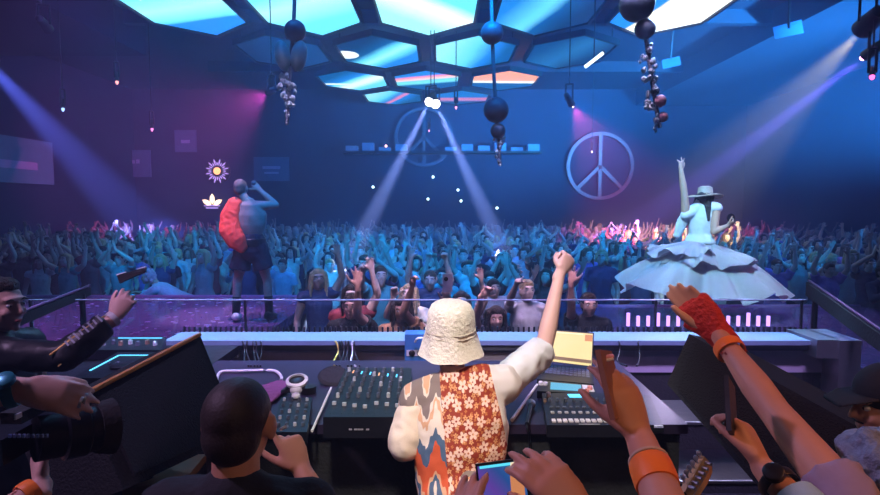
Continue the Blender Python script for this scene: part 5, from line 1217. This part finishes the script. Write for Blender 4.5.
front('person behind the ledge stretching a bare forearm up to the right of the hat', 496, 5.15, .93, 1, 'long', dict(R=(P(476, 318, 5.0), w_, P(494, 284, 4.9) - w_, (-.2, -1, .1), dict(curl=(30, 60, 70, 70), spread=3))), skin=M_skinp, fem=True)
w_ = P(412, 287, 5.0)
front('person in a floral top raising a curled hand, just left of the bucket hat', 402, 5.2, .97, 1, 'long', dict(L=(w_ + V((-.08, .05, -.24)), w_, V((.2, 0, 1)), (.8, -.6, 0), dict(curl=(60, 60, 60, 60), spread=2))), skin=M_skin, fem=True, tm=mat('floral_top', (.45, .25, .12), .8, var=.9, scale=16))
w_ = P(571, 283, 5.3)
front('person behind the raised fist spreading a violet lit hand', 588, 5.5, .97, 1, 'short', dict(R=(w_ + V((.03, .08, -.25)), w_, V((.1, 0, 1)), (0, -1, 0), dict(curl=(8, 8, 8, 10), spread=13, size=1.1))), skin=M_skinp)
# person leaning over the left runway
J = J0(0, 1.0, R(90), (P(185, 290, 9.35).x, 9.35), lean=R(62)); J['hf'] = V((-1, -.4, -.1)); J['hu'] = V((0, 0, 1)); J['head'] = J['head'] + V((.02, -.02, .12))
setarm(J, 'R', J['shR'] + V((-.22, -.05, -.12)), J['shR'] + V((-.45, -.08, -.08)), (-1, 0, 0), (0, 0, -1)); setarm(J, 'L', J['shL'] + V((-.22, -.05, -.14)), J['shL'] + V((-.46, -.06, -.12)), (-1, 0, 0), (0, 0, -1))
person('person in pale blue with pink-blond hair leaning over the edge of the left runway', J, hairst='curly', hairm=mat('hair_pink', (.75, .35, .45), .6, var=.3, scale=40, bump=.6), top=dict(g=.02, sl=1.6, hem=-.05), tm=mat('shirt_aqua', (.35, .65, .78), .8, scale=20), shoes=False, vox=.012)
# ================================================================== light and haze
sc = bpy.context.scene
def area(loc, tgt, col, w, sx, sy=None, spread=180):
    l = bpy.data.lights.new('wash', 'AREA'); l.energy = w; l.color = col; l.shape = 'RECTANGLE'; l.size = sx; l.size_y = sy or sx; l.spread = R(spread)
    o = bpy.data.objects.new('unseen_wash', l); C.objects.link(o); o.location = loc; o.rotation_euler = (V(tgt) - V(loc)).to_track_quat('-Z', 'Y').to_euler(); return o  # unseen light, no fixture is built for it
def spot(loc, tgt, col, w, ang, blend=.5, soft=.15):
    l = bpy.data.lights.new('key', 'SPOT'); l.energy = w; l.color = col; l.spot_size = R(ang); l.spot_blend = blend; l.shadow_soft_size = soft
    o = bpy.data.objects.new('unseen_spot', l); C.objects.link(o); o.location = loc; o.rotation_euler = (V(tgt) - V(loc)).to_track_quat('-Z', 'Y').to_euler(); return o  # bare spot without a housing, unseen
# unseen lamps added to light the crowd and the haze
area((0, 4.6, 5.6), (0, 11.5, .4), (.0, .26, 1.), 210, 7, .5, 80)
for x0, x1, y1, w_, a_ in ((-3.2, -5.5, 11, 420, 20), (-1.8, -1.2, 9.5, 420, 24), (.2, .8, 8.2, 300, 26), (1.4, 3.2, 12, 600, 17), (2.8, -2.6, 13.5, 800, 14), (3.4, 6.8, 11.5, 420, 18), (-.6, 2.2, 16.5, 900, 13), (-2.4, -7.5, 15, 700, 14), (0, -.4, 6.4, 120, 30)):
    spot((x0, 4.7, 5.9), (x1, y1, 1.2), (.0, .34, 1.), w_ * 4.2, a_, .6, .08)  # narrow spots added for pools of light on the crowd
area((0, 4.7, 6.4), (0, 14, 4.6), (.0, .15, 1.), 300, 8, .4, 75)  # added to fill the haze above the heads with blue
area((0, 4.15, 4.9), (0, 5.5, 1.5), (.85, .55, .85), 36, 3.2, .15, 45)  # unseen pink strip added to brighten the front row
area((13.0, 9, 5.0), (3, 13.5, 5.0), (.0, .22, 1.), 420, 2.5, 2, 80)  # added out of view to light the haze from the right
# booth light: soft white lamp above and behind, warm spots on the right
spot((-.35, .5, 4.5), (.15, 2.25, 1.8), (1., .90, .82), 470, 32)
spot((2.6, .3, 4.6), (1.15, 1.2, 2.0), (1., .32, .14), 125, 38)
spot((1.5, -1.2, 4.2), (.45, 1.2, 2.0), (1., .55, .38), 60, 40)
spot((-2.6, 1.0, 4.4), (-.7, 1.5, 1.8), (.80, .5, 1.), 210, 60)
spot((-1.5, 4.6, 4.2), (-.7, 2.8, 1.7), (.20, .45, 1.), 100, 80)
spot((1.8, 4.8, 4.2), (1.0, 3.0, 1.7), (.25, .45, 1.), 100, 80)
spot((2.7, 4.6, 3.4), (1.9, 3.7, 1.68), (.75, .6, 1.), 60, 60)
area((.0, 4.3, 4.6), (0, 3.7, 1.65), (.20, .58, 1.), 36, 6, .15, 30)  # unseen blue strip added to brighten the ledge top
area((.0, 2.2, 4.8), (0, 3.5, 1.55), (.60, .40, 1.), 50, 5, .15, 40)  # unseen violet strip added for the panel below the ledge
# unseen spots added over the runways and on the performers
spot((-4.2, 6.4, 6.6), (-4.0, 6.7, 1.1), (.75, .22, 1.), 850, 56)
spot((-2.5, 6.2, 6.4), (-2.95, 7.2, 1.1), (.85, .60, 1.), 1300, 16)
spot((3.8, 6.0, 6.6), (3.8, 6.4, 1.1), (.60, .25, 1.), 300, 50)
spot((1.2, 3.6, 5.8), (3.2, 7.0, 1.9), (.42, .80, 1.), 1700, 24)
spot((6.2, 5.2, 5.4), (3.6, 7.0, 1.5), (1., .25, .8), 110, 30)
spot((-4.6, 4.2, 5.6), (-2.5, 6.9, 2.2), (.1, .55, 1.), 110, 26)
spot((-4.4, 4.0, 4.6), (-2.72, 6.8, 2.3), (1., .10, .06), 240, 13)  # added to redden the wrap
spot((12.2, 7.5, 3.4), (9.0, 13.5, 5.4), (.03, .34, 1.), 95000, 46, 1., .3)  # unseen blue spot added to brighten the haze at right
# lamps with visible beams in the haze
lamp(-30, 44, 8, P(146, 232, 21), (.18, .22, 1.), 80000, 10, 'spotlight throwing the broad violet beam at the far left, just out of frame')
lamp(49, 30, 10, P(90, 80, 12), (.15, .35, 1.), 160, 22, 'small blue spotlight high at the left', size=.08, lens_s=6)
lamp(268, 93, 12, P(216, 122, 14.5), (1., .07, .45), 6000, 46, 'magenta spotlight left of the hanging gourd mobile', lens=(1, .35, .45), size=.07, lens_s=40, top=HZ + .02)
lamp(572, 105, 12, P(603, 160, 14.), (1., .07, .38), 7500, 46, 'magenta spotlight above the red peace sign', lens=(1, .3, .5), size=.07, lens_s=25, top=HZ + .02)
lamp(861, 31, 8, P(662, 238, 17), (1., .76, .34), 12500, 27, 'large pale yellow spotlight at the upper right', lens=(1, .93, .7), size=.13, lens_s=14)
lamp(864, 57, 8, P(640, 226, 17.), (.30, .16, 1.), 90000, 8, 'violet spotlight just under the large yellow one', lens=(1, .4, .9), size=.07, lens_s=14)
lamp(429, 103, 14, P(370, 220, 10.5), (.45, .55, 1.), 100000, 5.2, 'centre spotlight sending its lilac beam down to the left', lens=(.9, .9, 1), size=.12, lens_s=16, top=HZ - .06)
lamp(436, 105, 14, P(489, 220, 10.5), (.45, .55, 1.), 100000, 5.2, 'centre spotlight sending its lilac beam down to the right', lens=(.9, .9, 1), size=.12, lens_s=16, top=HZ - .06)
for px, py, d, col, lab in ((456, 108, 15, (1, .3, .6), 'tiny pink spotlight right of the centre pair'), (429, 131, 22, (1, .4, .7), 'tiny pink spotlight inside the silver peace sign'), (152, 130, 14, (.9, .2, .6), 'tiny magenta spotlight above the dim banners at left'), (117, 83, 12, (.8, .3, .3), 'tiny dull red spotlight at upper left'), (872, 78, 7.5, (1, .15, .6), 'small magenta spotlight at the right edge'), (592, 152, 20, (1, .8, .9), 'tiny white spotlight in front of the red peace sign'), (63, 110, 12, (.3, .5, .9), 'tiny dim blue spotlight beside the left beam')):
    lamp(px, py, d, P(px, py + 100, d - 2), col, 5, 40, lab, size=.035, lens_s=2.5, blend=.5)
spot((1.66, 4.05, 2.25), (1.62, 3.6, 1.66), (.75, .6, 1.), 26, 110, 1., .05)  # unseen spot added for the uplights' glow on the ledge
# haze filling the club
w = bpy.data.worlds.new('club_air'); sc.world = w; w.use_nodes = True; nt = w.node_tree
nt.nodes['Background'].inputs['Color'].default_value = (.0, .01, .03, 1); nt.nodes['Background'].inputs['Strength'].default_value = .0
vs = nn(nt, 'ShaderNodeVolumeScatter'); vs.inputs['Color'].default_value = (.52, .62, 1, 1); vs.inputs['Density'].default_value = .014; vs.inputs['Anisotropy'].default_value = .25
nt.links.new(vs.outputs[0], nt.nodes['World Output'].inputs['Volume'])
sc.view_settings.view_transform = 'Standard'; sc.view_settings.look = 'None'; sc.view_settings.gamma = 1; sc.view_settings.exposure = .0; sc.view_settings.use_curve_mapping = False
cy = sc.cycles
cy.max_bounces = 5; cy.diffuse_bounces = 2; cy.glossy_bounces = 2; cy.transmission_bounces = 2; cy.volume_bounces = 0; cy.transparent_max_bounces = 6
cy.use_denoising = True; cy.sample_clamp_indirect = 4; cy.sample_clamp_direct = 0
cy.caustics_reflective = False; cy.caustics_refractive = False
cy.use_adaptive_sampling = False
